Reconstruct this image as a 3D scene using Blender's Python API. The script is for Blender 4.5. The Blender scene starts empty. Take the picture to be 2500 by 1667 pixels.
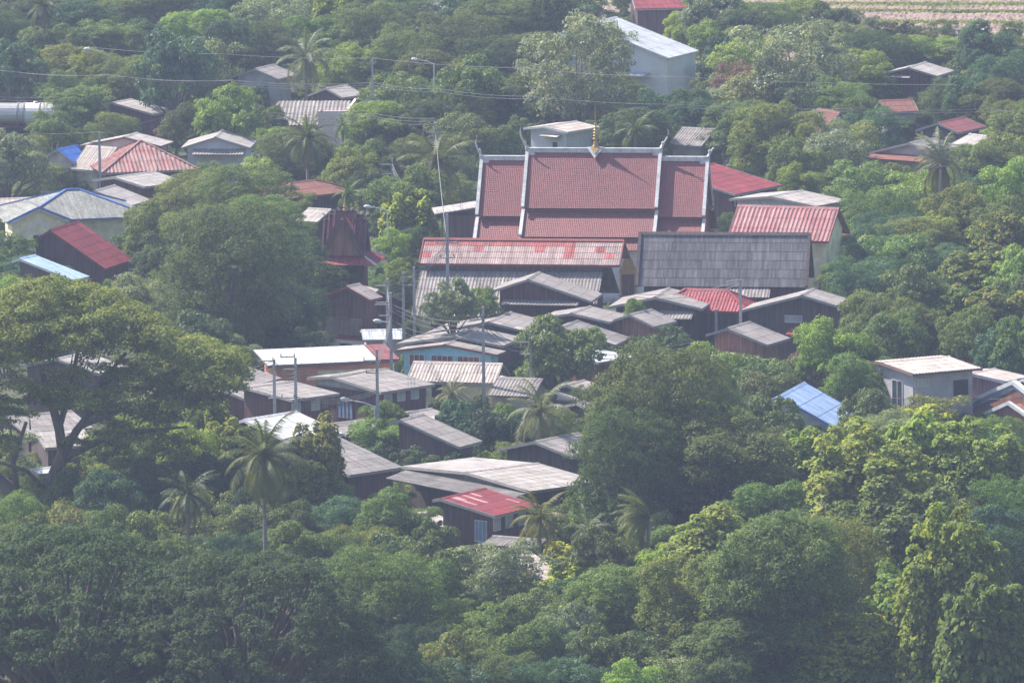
import bpy, bmesh, math, random
import numpy as np
from mathutils import Matrix, Vector
R = math.radians
rng = random.Random(7)

# ------------------------------------------------------------ camera, sky, sun
DEP = 8.0; ROLL = R(0.6); LENS = 320.0; CH = 800 * math.sin(R(DEP)); FP = 2500 * LENS / 36
scene = bpy.context.scene
cd = bpy.data.cameras.new('camera'); cam = bpy.data.objects.new('camera', cd)
scene.collection.objects.link(cam); scene.camera = cam
cam.location = (0, 0, CH); cam.rotation_euler = (Matrix.Rotation(R(90 - DEP), 3, 'X') @ Matrix.Rotation(-ROLL, 3, 'Z')).to_euler()
cd.lens = LENS; cd.sensor_width = 36; cd.clip_start = 1; cd.clip_end = 6000
SUN = Vector((-1.65, 1.0, 2.35)).normalized()          # direction towards the sun
w = bpy.data.worlds.new('World'); scene.world = w; w.use_nodes = True
nt = w.node_tree; bg = nt.nodes['Background']; sky = nt.nodes.new('ShaderNodeTexSky')
sky.sky_type = 'NISHITA'; sky.sun_disc = False
sky.sun_elevation = math.asin(SUN.z); sky.sun_rotation = math.atan2(SUN.x, SUN.y)
sky.air_density = 1.0; sky.dust_density = 1.5
nt.links.new(sky.outputs[0], bg.inputs[0]); bg.inputs[1].default_value = 0.125
sl = bpy.data.lights.new('sun', 'SUN'); sl.energy = 5.0; sl.angle = R(0.6); sl.color = (1.0, 0.95, 0.88)
so = bpy.data.objects.new('sun', sl); scene.collection.objects.link(so)
so.rotation_euler = SUN.to_track_quat('Z', 'Y').to_euler(); so.location = (0, 700, 300)
scene.view_settings.view_transform = 'Standard'; scene.view_settings.look = 'None'
scene.view_settings.exposure = 0.68; scene.view_settings.gamma = 1.0
scene.view_settings.use_curve_mapping = False
cy = scene.cycles
cy.max_bounces = 5; cy.diffuse_bounces = 3; cy.glossy_bounces = 2; cy.transmission_bounces = 3
cy.volume_bounces = 0; cy.transparent_max_bounces = 8; cy.use_denoising = True
cy.caustics_reflective = False; cy.caustics_refractive = False
cy.use_adaptive_sampling = True; cy.adaptive_threshold = 0.03

# ------------------------------------------------------------ survey helpers (photo pixels -> metres)
_a = R(DEP); CAM = np.array([0, 0, CH]); FW = np.array([0, math.cos(_a), -math.sin(_a)]); UP = np.array([0, math.sin(_a), math.cos(_a)])
CROP = dict(t1=(0,0,2.767),t2=(830,0,2.767),t3=(1650,0,2.767),t4=(0,500,2.613),m1=(600,500,2.613),m2=(1350,500,2.613),m3=(1650,700,2.767),b1=(500,900,2.4758),l1=(0,640,3.564),l2=(0,1060,2.583),b2=(900,1200,2.94),b3=(1600,1100,2.613),F=(0,0,.9408),N=(0,0,1),s1=(740,470,3.825))
def PX(c, x, y):
    o = CROP[c]; return o[0] + x / o[2], o[1] + y / o[2]
def ray(px, py):
    x, y, c, s = px - 1250, 833.5 - py, math.cos(ROLL), math.sin(ROLL); x, y = x * c + y * s, y * c - x * s
    return FW + UP * (y / FP) + np.array([1, 0, 0]) * (x / FP)
def at(px, py, z):
    d = ray(px, py); return CAM + d * ((z - CH) / d[2])
def atY(px, py, y):
    d = ray(px, py); return CAM + d * (y / d[1])
def proj(p):
    v = np.asarray(p) - CAM; dz = v @ FW; x, y, c, s = FP * v[0] / dz, FP * (v @ UP) / dz, math.cos(ROLL), math.sin(ROLL)
    return 1250 + x * c - y * s, 833.5 - x * s - y * c
def ppm(p): return FP / ((np.asarray(p) - CAM) @ FW)

# ------------------------------------------------------------ tagging
col = scene.collection
def tag(o, label=None, cat=None, group=None, kind=None):
    if label: o['label'] = label
    if cat: o['category'] = cat
    if group: o['group'] = group
    if kind: o['kind'] = kind
    return o
def empty(name, loc, rz=0.0, label=None, cat=None, group=None):
    o = bpy.data.objects.new(name, None); col.objects.link(o)
    o.location = loc; o.rotation_euler = (0, 0, rz); o.empty_display_size = .5
    return tag(o, label, cat, group)

# ------------------------------------------------------------ materials
MATS = {}
def nodemat(name):
    m = bpy.data.materials.new(name); m.use_nodes = True
    return m, m.node_tree, m.node_tree.nodes['Principled BSDF']
def N(nt, t, **kw):
    n = nt.nodes.new(t)
    for k, v in kw.items(): setattr(n, k, v)
    return n
def ramp(nt, fac, stops):
    r = N(nt, 'ShaderNodeValToRGB'); e = r.color_ramp.elements
    while len(e) < len(stops): e.new(.5)
    for i, (p, c) in enumerate(stops):
        e[i].position = p; e[i].color = (c, c, c, 1) if not isinstance(c, tuple) else (*c, 1)
    nt.links.new(fac, r.inputs[0]); return r.outputs[0]
def mul(nt, a, b, f=1.0, mode='MULTIPLY'):
    m = N(nt, 'ShaderNodeMix', data_type='RGBA', blend_type=mode)
    if isinstance(f, bpy.types.NodeSocket): nt.links.new(f, m.inputs[0])
    else: m.inputs[0].default_value = f
    for s, v in ((m.inputs[6], a), (m.inputs[7], b)):
        if isinstance(v, bpy.types.NodeSocket): nt.links.new(v, s)
        else: s.default_value = (*v, 1)
    return m.outputs[2]
def noise(nt, scale, detail=3, stretch=None, rough=.6):
    tc = N(nt, 'ShaderNodeTexCoord'); n = N(nt, 'ShaderNodeTexNoise')
    n.inputs['Scale'].default_value = scale; n.inputs['Detail'].default_value = detail; n.inputs['Roughness'].default_value = rough
    src = tc.outputs['Object']
    if stretch:
        mp = N(nt, 'ShaderNodeMapping'); mp.inputs['Scale'].default_value = stretch
        nt.links.new(src, mp.inputs[0]); src = mp.outputs[0]
    nt.links.new(src, n.inputs[0]); return n.outputs[0]
def mat(key, c, rough=.85, lo=.75, hi=1.15, scale=1.2, stretch=None, metal=0.0, fine=0.0):
    """plain painted / wood / concrete surface with worn unevenness"""
    if key in MATS: return MATS[key]
    m, nt, b = nodemat(key)
    v = ramp(nt, noise(nt, scale, 4, stretch), [(.3, lo), (.7, hi)])
    o = mul(nt, c, v)
    if fine:
        v2 = ramp(nt, noise(nt, 9, 2, stretch), [(.35, 1 - fine), (.65, 1 + fine)]); o = mul(nt, o, v2)
    nt.links.new(o, b.inputs['Base Color']); b.inputs['Roughness'].default_value = rough; b.inputs['Metallic'].default_value = metal
    MATS[key] = m; return m
def roofmat(key, c, dirt=(.12, .11, .105), amt=.5, rough=.8, spec=.3, streak=True):
    """roof sheets: per-sheet tint, rain streaks down the slope and lichen patches"""
    k = 'roof ' + key
    if k in MATS: return MATS[k]
    m, nt, b = nodemat(k)
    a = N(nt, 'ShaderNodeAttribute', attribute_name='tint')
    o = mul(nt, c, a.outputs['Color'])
    big = ramp(nt, noise(nt, .45, 5), [(.40, 0.), (.60, 1.)])
    mm = N(nt, 'ShaderNodeMath', operation='MULTIPLY'); nt.links.new(big, mm.inputs[0]); mm.inputs[1].default_value = amt
    o = mul(nt, o, dirt, mm.outputs[0], 'MIX')
    if streak:
        o = mul(nt, o, ramp(nt, noise(nt, 1.0, 5, (3.5, .45, .45)), [(.32, .62), (.68, 1.2)]))
    o = mul(nt, o, ramp(nt, noise(nt, 6, 3), [(.3, .85), (.7, 1.12)]))
    nt.links.new(o, b.inputs['Base Color']); b.inputs['Roughness'].default_value = rough; b.inputs['Specular IOR Level'].default_value = spec
    MATS[k] = m; return m
def plankmat(key, c):
    if key in MATS: return MATS[key]
    m, nt, b = nodemat(key)
    o = mul(nt, c, ramp(nt, noise(nt, 1.0, 4, (5, 5, .35)), [(.3, .5), (.7, 1.35)]))
    o = mul(nt, o, ramp(nt, noise(nt, .5, 3), [(.3, .8), (.7, 1.2)]))
    nt.links.new(o, b.inputs['Base Color']); b.inputs['Roughness'].default_value = .8
    MATS[key] = m; return m
def brickmat(key, c1, c2, mortar):
    if key in MATS: return MATS[key]
    m, nt, b = nodemat(key); tc = N(nt, 'ShaderNodeTexCoord'); mp = N(nt, 'ShaderNodeMapping')
    mp.inputs['Rotation'].default_value = (R(90), 0, 0)
    br = N(nt, 'ShaderNodeTexBrick'); br.inputs['Scale'].default_value = 2.2
    for i, cc in ((1, c1), (2, c2), (3, mortar)): br.inputs[i].default_value = (*cc, 1)
    nt.links.new(tc.outputs['Object'], mp.inputs[0]); nt.links.new(mp.outputs[0], br.inputs[0])
    o = mul(nt, br.outputs[0], ramp(nt, noise(nt, .7, 4), [(.3, .75), (.7, 1.15)]))
    nt.links.new(o, b.inputs['Base Color']); b.inputs['Roughness'].default_value = .9
    MATS[key] = m; return m
W = {
 'maroon': plankmat('maroon planks', (.15, .070, .066)), 'darkwood': plankmat('dark planks', (.115, .080, .075)),
 'redwood': plankmat('red brown planks', (.34, .16, .115)), 'oldwood': plankmat('weathered planks', (.24, .19, .17)),
 'cream': mat('cream plaster', (.90, .79, .50), .9), 'white': mat('white plaster', (.82, .82, .83), .85, .88, 1.04), 'blue': mat('blue paint', (.30, .62, .80), .8, .85, 1.08),
 'grey': mat('grey render', (.52, .51, .52), .9), 'pink': mat('pink parapet', (.95, .70, .69), .9, .88, 1.08), 'pale': mat('pale boards', (.50, .49, .48), .85),
 'beige': mat('beige wall', (.58, .51, .42), .9), 'block': brickmat('block wall', (.48, .45, .47), (.44, .42, .44), (.36, .34, .35)),
 'brick': brickmat('orange brick', (.78, .27, .13), (.68, .23, .12), (.40, .30, .24)), 'metalwall': mat('white cladding', (.86, .82, .78), .6, .9, 1.05),
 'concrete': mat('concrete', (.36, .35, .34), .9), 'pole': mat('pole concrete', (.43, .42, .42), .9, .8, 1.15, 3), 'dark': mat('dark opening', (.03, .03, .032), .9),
 'glass': mat('window glass', (.05, .06, .08), .15), 'frame_w': mat('white frame', (.68, .68, .68), .6), 'frame_b': mat('brown frame', (.15, .06, .045), .7),
 'shutter': plankmat('brown shutter', (.22, .10, .085)), 'bluedoor': mat('blue door', (.22, .36, .55), .6), 'fascia': mat('grey fascia', (.38, .36, .34), .85),
 'fascia_br': mat('brown fascia', (.22, .12, .10), .8), 'fascia_red': mat('red fascia', (.26, .06, .05), .7), 'fascia_wh': mat('white fascia', (.72, .72, .72), .6), 'fascia_bl': mat('blue fascia', (.10, .20, .55), .6),
 'cement': mat('aged white cement', (.66, .65, .64), .9, .7, 1.12, 1.4, None, 0, .15), 'gold': mat('gold leaf', (.48, .30, .10), .45, .7, 1.1, 5, None, .25), 'rust': mat('rust', (.45, .16, .06), .8, .6, 1.2, 4),
 'wire': mat('wire', (.16, .15, .15), .6), 'lamp': mat('lamp housing', (.70, .72, .74), .4), 'insul': mat('insulator', (.12, .08, .07), .3), 'steel': mat('tank steel', (.60, .57, .55), .38, .9, 1.05, 1.5, None, .55),
 'bark': mat('bark', (.17, .135, .115), .95, .6, 1.3, 3, (1, 1, .3)), 'palebark': mat('pale bark', (.34, .30, .27), .95, .6, 1.2, 3, (1, 1, .3)), 'palmbark': mat('palm bark', (.30, .25, .22), .95, .7, 1.15, 2, (1, 1, 4)),
 'tyre': mat('tyre rubber', (.03, .03, .03), .9), 'teal': mat('teal tarp', (.05, .42, .36), .7), 'orange': mat('orange cloth', (.80, .30, .04), .7),
}
RM = {
 'asb': roofmat('grey asbestos', (.365, .32, .295), (.22, .195, .18), .45), 'asb_l': roofmat('light asbestos', (.455, .405, .37), (.30, .27, .25), .4), 'asb_d': roofmat('dark asbestos', (.31, .275, .26), (.18, .165, .155), .5),
 'beige': roofmat('beige asbestos', (.58, .49, .43), (.33, .28, .25), .35), 'white': roofmat('white metal', (.64, .635, .63), (.5, .48, .47), .25, .5), 'metal': roofmat('pale steel', (.60, .61, .63), (.45, .46, .48), .3, .45),
 'red': roofmat('red paint', (.30, .050, .056), (.19, .045, .05), .45, .75), 'redl': roofmat('faded red', (.40, .15, .15), (.50, .34, .33), .4, .7), 'redb': roofmat('brick red', (.40, .085, .088), (.28, .07, .07), .4, .65), 'worn': roofmat('worn red', (.36, .135, .115), (.42, .35, .33), .5, .8),
 'tile': roofmat('temple tile', (.28, .082, .076), (.185, .068, .068), .45, .6, .45, False), 'browntile': roofmat('brown sheet', (.29, .12, .09), (.19, .09, .07), .4),
 'blue': roofmat('blue metal', (.46, .60, .85), (.32, .44, .68), .3, .5), 'blued': roofmat('deep blue metal', (.07, .20, .62), (.06, .15, .45), .3, .5), 'paleblue': roofmat('pale blue metal', (.42, .56, .80), (.36, .47, .68), .3, .55),
 'greytile': roofmat('grey green tile', (.33, .325, .29), (.20, .20, .18), .4), 'rustred': roofmat('rust red', (.28, .085, .085), (.18, .065, .07), .4), 'patch': roofmat('patched', (1, 1, 1), (.30, .25, .23), .25), 'thatch': roofmat('thatch', (.19, .175, .18), (.10, .095, .10), .5),
}
# leaves: colour of each kind comes from the object, leaf to leaf change from the mesh
def leafmat(key, trans=.35, rough=.5, spec=.35):
    m, nt, b = nodemat(key); oi = N(nt, 'ShaderNodeObjectInfo'); a = N(nt, 'ShaderNodeAttribute', attribute_name='leaf')
    sp = N(nt, 'ShaderNodeSeparateColor'); nt.links.new(a.outputs['Color'], sp.inputs[0])
    v = ramp(nt, sp.outputs[0], [(0, .5), (1, 1.6)])
    o = mul(nt, oi.outputs['Color'], v)
    y = mul(nt, o, (1.75, 1.35, .75)); o = mul(nt, o, y, sp.outputs[1], 'MIX')
    hs = N(nt, 'ShaderNodeHueSaturation'); mr = N(nt, 'ShaderNodeMapRange'); nt.links.new(oi.outputs['Random'], mr.inputs[0])
    mr.inputs[3].default_value = .485; mr.inputs[4].default_value = .515; nt.links.new(mr.outputs[0], hs.inputs['Hue']); nt.links.new(o, hs.inputs['Color']); o = hs.outputs[0]
    nt.links.new(o, b.inputs['Base Color']); b.inputs['Roughness'].default_value = rough; b.inputs['Specular IOR Level'].default_value = spec
    t = N(nt, 'ShaderNodeBsdfTranslucent'); nt.links.new(mul(nt, o, (1.25, 1.3, .6)), t.inputs[0])
    mx = N(nt, 'ShaderNodeMixShader'); mx.inputs[0].default_value = trans
    nt.links.new(b.outputs[0], mx.inputs[1]); nt.links.new(t.outputs[0], mx.inputs[2])
    nt.links.new(mx.outputs[0], nt.nodes['Material Output'].inputs[0]); return m
LEAF = leafmat('leaf', .42, .6, .18); LEAFG = leafmat('glossy leaf', .32, .5, .3)

# ------------------------------------------------------------ mesh builder
class MB:
    def __init__(s): s.v = []; s.f = []; s.t = []; s.n = 0
    def add(s, v, f, tint=None):
        v = np.asarray(v, float).reshape(-1, 3); f = [tuple(int(i) + s.n for i in q) for q in f]
        s.v.append(v); s.f += f; s.n += len(v)
        s.t += (tint if tint is not None else [(1, 1, 1)] * len(f)); return s
    def box(s, x0, x1, y0, y1, z0, z1):
        v = [(x, y, z) for z in (z0, z1) for y in (y0, y1) for x in (x0, x1)]
        return s.add(v, [(0, 2, 3, 1), (4, 5, 7, 6), (0, 1, 5, 4), (2, 6, 7, 3), (0, 4, 6, 2), (1, 3, 7, 5)])
    def bar(s, p, q, a, b=None, up=(0, 0, 1)):
        """square bar from p to q, a wide, b high"""
        b = b or a; p, q = Vector(p), Vector(q); d = (q - p).normalized(); u = Vector(up)
        if abs(d.dot(u)) > .98: u = Vector((1, 0, 0))
        sd = d.cross(u).normalized(); u = sd.cross(d)
        v = [P + sd * (i * a / 2) + u * (j * b / 2) for P in (p, q) for j in (-1, 1) for i in (-1, 1)]
        return s.add([tuple(x) for x in v], [(0, 1, 3, 2), (4, 6, 7, 5), (0, 4, 5, 1), (2, 3, 7, 6), (0, 2, 6, 4), (1, 5, 7, 3)])
    def tube(s, pts, rad, k=6):
        pts = [Vector(p) for p in pts]; n = len(pts); vs = []
        rad = rad if hasattr(rad, '__len__') else [rad] * n
        ref = Vector((.13, .2, 1)).normalized()
        for i, p in enumerate(pts):
            d = (pts[min(i + 1, n - 1)] - pts[max(i - 1, 0)]).normalized()
            u = ref if abs(d.dot(ref)) < .95 else Vector((1, 0, 0)); a = d.cross(u).normalized(); b = d.cross(a)
            vs += [tuple(p + (a * math.cos(2 * math.pi * j / k) + b * math.sin(2 * math.pi * j / k)) * rad[i]) for j in range(k)]
        f = [(i * k + j, i * k + (j + 1) % k, (i + 1) * k + (j + 1) % k, (i + 1) * k + j) for i in range(n - 1) for j in range(k)]
        f += [tuple(range(k))[::-1], tuple((n - 1) * k + j for j in range(k))]
        return s.add(vs, f)
    def lathe(s, prof, k=12, o=(0, 0, 0)):
        vs = [(o[0] + r * math.cos(2 * math.pi * j / k), o[1] + r * math.sin(2 * math.pi * j / k), o[2] + z) for r, z in prof for j in range(k)]
        f = [(i * k + j, i * k + (j + 1) % k, (i + 1) * k + (j + 1) % k, (i + 1) * k + j) for i in range(len(prof) - 1) for j in range(k)]
        f += [tuple(range(k))[::-1], tuple((len(prof) - 1) * k + j for j in range(k))]
        return s.add(vs, f)
    def prism(s, poly, h, axis='x', o=0.0):
        """polygon in the other two axes, extruded from o to o+h"""
        n = len(poly); v = []
        for e in (o, o + h):
            for a, b in poly: v.append({'x': (e, a, b), 'y': (a, e, b), 'z': (a, b, e)}[axis])
        f = [tuple(range(n)), tuple(range(2 * n - 1, n - 1, -1))] + [(i, i + n, (i + 1) % n + n, (i + 1) % n) for i in range(n)]
        return s.add(v, f)
    def build(s, name, m, parent=None, smooth=False, clip=None, xf=None):
        v = np.concatenate(s.v) if s.v else np.zeros((0, 3))
        if xf is not None: v = v @ np.array(xf.to_3x3()).T + np.array(xf.translation)
        me = bpy.data.meshes.new(name); me.from_pydata(v.tolist(), [], s.f)
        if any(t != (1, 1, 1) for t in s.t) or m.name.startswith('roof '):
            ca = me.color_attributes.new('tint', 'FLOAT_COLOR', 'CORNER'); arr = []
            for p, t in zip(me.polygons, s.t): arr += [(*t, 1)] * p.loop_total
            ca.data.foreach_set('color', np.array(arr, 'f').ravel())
        if clip or True:
            bm = bmesh.new(); bm.from_mesh(me)
            for co, no in (clip or []):
                bmesh.ops.bisect_plane(bm, geom=bm.verts[:] + bm.edges[:] + bm.faces[:], plane_co=co, plane_no=no, clear_outer=True)
            if len(bm.faces) < 3000: bmesh.ops.recalc_face_normals(bm, faces=bm.faces[:])
            bm.to_mesh(me); bm.free()
        if smooth: me.shade_smooth()
        me.materials.append(m); o = bpy.data.objects.new(name, me); col.objects.link(o)
        if parent is not None: o.parent = parent
        return o

STY = {'asb_n': (0, 0, 1.2, .012, .33, .07),   # wave length, wave height, row length, lap, sheet width, tint spread
 'asb': (0, 0, 1.15, .012, 1.0, .10), 'corr': (.30, .032, 1.4, .02, .9, .08), 'fine': (.17, .018, 1.5, .02, .8, .08),
 'tile': (.17, .008, .24, .012, .17, .14), 'sheet': (.25, .014, 2.6, .012, .75, .04), 'thatch': (0, 0, .95, .016, .16, .30), 'big': (.40, .045, 1.6, .02, .8, .1),
}
def slope(mb, x0, x1, yt, zt, yb, zb, sty, tf=None, xf=None, seed=1):
    """one roof slope: sheets laid in lapped rows, waves running down the slope"""
    lam, amp, row, lap, sw, spread = STY[sty]; rr = random.Random(seed)
    L = math.hypot(yb - yt, zb - zt); T = np.array([0, (yb - yt) / L, (zb - zt) / L]); Nn = np.cross([1, 0, 0], T)
    if Nn[2] < 0: Nn = -Nn
    O = np.array([0, yt, zt]); W_ = x1 - x0
    if lam: nc = min(int(W_ / lam * 4), 420)
    else: nc = max(1, round(W_ / sw))
    xs = np.linspace(x0, x1, nc + 1); hs = amp * np.cos(2 * np.pi * (xs - x0) / lam) if lam else np.zeros(nc + 1)
    nr = max(1, round(L / row)); tints = {}
    def tint(i, j):
        if (i, j) not in tints:
            if tf: tints[i, j] = tf(i, j)
            else:
                g = 1 + rr.uniform(-spread, spread)
                if sty in ('asb', 'corr', 'big') and rr.random() < .07: g *= rr.choice((1.32, 1.22, .72))   # replaced sheets
                tints[i, j] = (g, g * rr.uniform(.98, 1.02), g * rr.uniform(.97, 1.03))
        return tints[i, j]
    for j in range(nr):
        t0, t1 = L * j / nr, L * (j + 1) / nr; V = []
        for (t, h) in ((t0, 0.0), (t1 + .02, lap), (t1 + .02, lap - .014)):
            V.append(O + np.outer(xs, [1, 0, 0]) + T * t + np.outer(hs + h, Nn))
        V = np.concatenate(V); n = nc + 1; F = []; C = []
        for i in range(nc):
            tc = tint(int((xs[i] - x0 + .01) / sw), j)
            F.append((i, i + 1, n + i + 1, n + i)); C.append(tc)
            F.append((n + i, n + i + 1, 2 * n + i + 1, 2 * n + i)); C.append((.5, .5, .5) if sty != 'tile' else (.72, .72, .72))  # riser below each lap tinted darker: lap shadow put into the colour
        if xf is not None: V = V @ np.array(xf.to_3x3()).T + np.array(xf.translation)
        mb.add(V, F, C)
    d0, d1 = -amp - .012, -amp - .075
    V = [O + np.array([x, 0, 0]) + T * t + Nn * d for d in (d0, d1) for t in (0, L) for x in (x0, x1)]
    V = np.array(V)
    if xf is not None: V = V @ np.array(xf.to_3x3()).T + np.array(xf.translation)
    mb.add(V, [(0, 1, 3, 2), (4, 6, 7, 5), (0, 4, 5, 1), (2, 3, 7, 6), (0, 2, 6, 4), (1, 5, 7, 3)], [(.5, .45, .42)] * 6)
    return mb
def make_window(parent, side, u, z, ww, hh, frame, pane, off, bars=1, name='window', shut=False):
    """window on the wall plane: side 'f' looks to -y (off = y), side 'g' looks to -x (off = x)"""
    fr = MB(); e = .07
    def B(m, u0, u1, z0, z1, d0, d1):
        if side == 'f': m.box(u0, u1, off - d1, off - d0, z0, z1)
        else: m.box(off - d1, off - d0, u0, u1, z0, z1)
    B(fr, u - ww/2 - e, u - ww/2, z - hh/2 - e, z + hh/2 + e, .003, .08); B(fr, u + ww/2, u + ww/2 + e, z - hh/2 - e, z + hh/2 + e, .003, .08)
    B(fr, u - ww/2, u + ww/2, z + hh/2, z + hh/2 + e, .003, .08); B(fr, u - ww/2, u + ww/2, z - hh/2 - e, z - hh/2, .003, .10)
    for i in range(bars):
        x = u - ww/2 + ww * (i + 1) / (bars + 1); B(fr, x - .025, x + .025, z - hh/2, z + hh/2, .05, .075)
    wo = fr.build(name, W[frame], parent)
    p = MB(); B(p, u - ww/2, u + ww/2, z - hh/2, z + hh/2, .004, .04); p.build('shutter' if shut else 'pane', W[pane], wo)
    return wo
HP={
 'brown_gable':(1.447, 780.981, 1.373, 4.887, 5.562, 3.3, 0.319, 7.0),
 'thin_gable':(12.319, 774.511, 1.357, 6.028, 4.104, 4.1, 0.22, 6.2),
 'east_gable':(24.875, 772.595, 1.314, 4.359, 3.018, 5.432, 0.263, 6.5),
 'small_wood':(18.151, 759.8, 1.096, 4.394, 3.766, 2.0, 0.31, 5.5),
 'tiny_wood':(10.015, 768.91, 1.011, 3.694, 2.489, 2.9, 0.339, 5.5),
 'mid_a':(5.099, 770.01, 1.212, 4.619, 3.509, 3.2, 0.174, 5.5),
 'mid_b':(4.222, 764.913, 1.252, 4.435, 4.751, 0.9, 0.272, 5.0),
 'long_a':(-1.986, 765.126, 1.269, 6.397, 3.201, 5.761, 0.204, 5.5),
 'long_b':(-4.787, 758.085, 1.237, 5.324, 4.215, 5.3, 0.158, 5.3),
 'blue_wall':(-5.612, 755.276, 1.217, 2.17, 4.63, 4.4, 0.146, 5.0),
 'corr_beige':(-8.184, 748.787, -0.239, 7.601, 2.606, 2.606, 0.445, 4.5),
 'cross_maroon':(-14.691, 733.718, 0.765, 5.958, 5.86, 3.0, 0.122, 5.5),
 'low_maroon':(-21.506, 729.195, 0.729, 4.976, 5.702, 1.5, 0.071, 5.3),
 'left_upper':(-24.848, 736.007, 1.064, 5.568, 3.671, 0.8, 0.235, 5.5),
 'left_lower':(-25.603, 734.586, 0.945, 3.15, 5.302, 0.8, 0.243, 5.2),
 'white_metal':(-21.224, 710.313, 0.807, 5.854, 5.172, 1.2, 0.241, 5.5),
 'big_grey':(-17.425, 694.792, 0.737, 5.385, 7.267, 1.2, 0.21, 5.8),
 'half_hidden':(-8.872, 709.306, 1.029, 3.441, 5.435, 1.0, 0.314, 5.5),
 'right_grey':(1.678, 698.636, 0.906, 5.494, 3.705, 3.705, 0.237, 5.3),
 'bright_long':(-3.518, 682.135, 0.647, 6.784, 7.964, 8.3, 0.061, 5.5),
 'red_strip':(-5.426, 666.29, 0.96, 5.766, 4.921, 0.7, 0.176, 6.0),
 'small_beige':(-8.06, 673.309, 0.88, 2.486, 4.58, 0.7, 0.147, 3.6),
 'dark_corr':(-1.528, 662.426, -0.496, 4.511, 1.891, 1.891, 0.19, 3.8),
 'beige_corr':(-0.603, 654.086, 0.598, 2.207, 4.621, 0.7, 0.275, 3.8),
 'grey_corr':(-1.266, 741.177, -0.318, 3.982, 2.485, 2.485, 0.422, 4.2),
 'stack_a':(4.391, 732.363, 1.067, 3.008, 2.614, 1.0, 0.179, 4.8),
 'stack_b':(3.599, 732.686, 0.805, 2.525, 2.895, 1.0, 0.189, 4.2),
 'stack_c':(5.171, 727.801, 0.709, 2.169, 1.216, 1.5, 0.241, 4.0),
 'pale_awning':(4.641, 750.78, 0.821, 4.645, 3.498, 0.7, 0.05, 4.5),
 'red_hip':(15.089, 778.94, -0.277, 3.573, 2.558, 2.558, 0.531, 6.3),
 'ribbed_red':(20.511, 814.94, -0.313, 9.458, 3.549, 3.549, 0.625, 9.0),
 'red_east':(15.061, 864.256, 0.989, 8.467, 7.59, 7.59, 0.214, 6.0),
 'pale_gable':(24.353, 845.244, 0.946, 5.252, 5.098, 4.7, 0.119, 6.0),
 'ne_gable':(38.972, 882.324, 0.929, 4.666, 2.668, 4.7, 0.252, 6.5),
 'ne_red':(42.875, 907.288, 1.021, 5.736, 2.501, 2.501, 0.326, 5.5),
 'ne_top':(42.063, 953.8, 1.179, 5.358, 3.222, 3.222, 0.249, 6.0),
 'warehouse':(8.238, 972.089, 1.126, 7.887, 9.747, 4.5, 0.327, 9.0),
 'blue_white':(3.474, 910.564, 0.894, 5.211, 3.004, 2.7, 0.127, 5.2),
 'grey_block':(29.883, 731.558, 0.473, 6.45, 5.355, 1.2, 0.055, 6.5),
 'annex':(37.382, 735.02, 0.904, 3.457, 3.447, 1.0, 0.11, 5.0),
 'white_barge':(41.283, 728.236, 0.641, 1.699, 7.387, 7.387, 0.385, 5.5),
 'blue_hip':(21.321, 720.229, 1.275, 7.736, 4.661, 0.7, 0.478, 5.5),
 'red_dark':(-42.084, 824.35, 1.221, 6.76, 5.409, 1.9, 0.556, 6.2),
 'pale_blue':(-44.079, 808.995, 1.073, 2.695, 5.647, 0.8, 0.28, 5.6),
 'rusty_hip':(-36.59, 894.876, 0.224, 0.082, 4.828, 4.828, 0.473, 6.0),
 'nw_gable':(-38.333, 898.259, 1.264, 3.827, 3.85, 4.8, 0.208, 6.0),
 'cream_gable':(-29.369, 901.647, 1.483, 6.376, 3.466, 3.466, 0.303, 5.5),
 'west_low':(-38.158, 872.008, 0.832, 5.488, 4.032, 3.0, 0.159, 5.2),
 'west_grey':(-39.682, 863.07, 1.191, 4.581, 3.761, 1.0, 0.329, 5.0),
 'brown_hip':(-21.172, 867.56, 0.731, 3.276, 2.859, 2.859, 0.353, 5.0),
 'flat_roof':(-41.38, 941.882, 1.009, 3.631, 5.272, 1.2, 0.175, 4.5),
 'nw_tiny':(-27.078, 963.499, 1.145, 4.615, 2.809, 2.809, 0.338, 5.5),
 'tower_lean':(-14.304, 782.13, 0.999, 2.045, 2.43, 3.3, 0.401, 6.4),
 'bt_right':(-37.826, 747.77, 1.004, 4.369, 4.196, 3.9, 0.221, 5.2),
}
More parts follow.
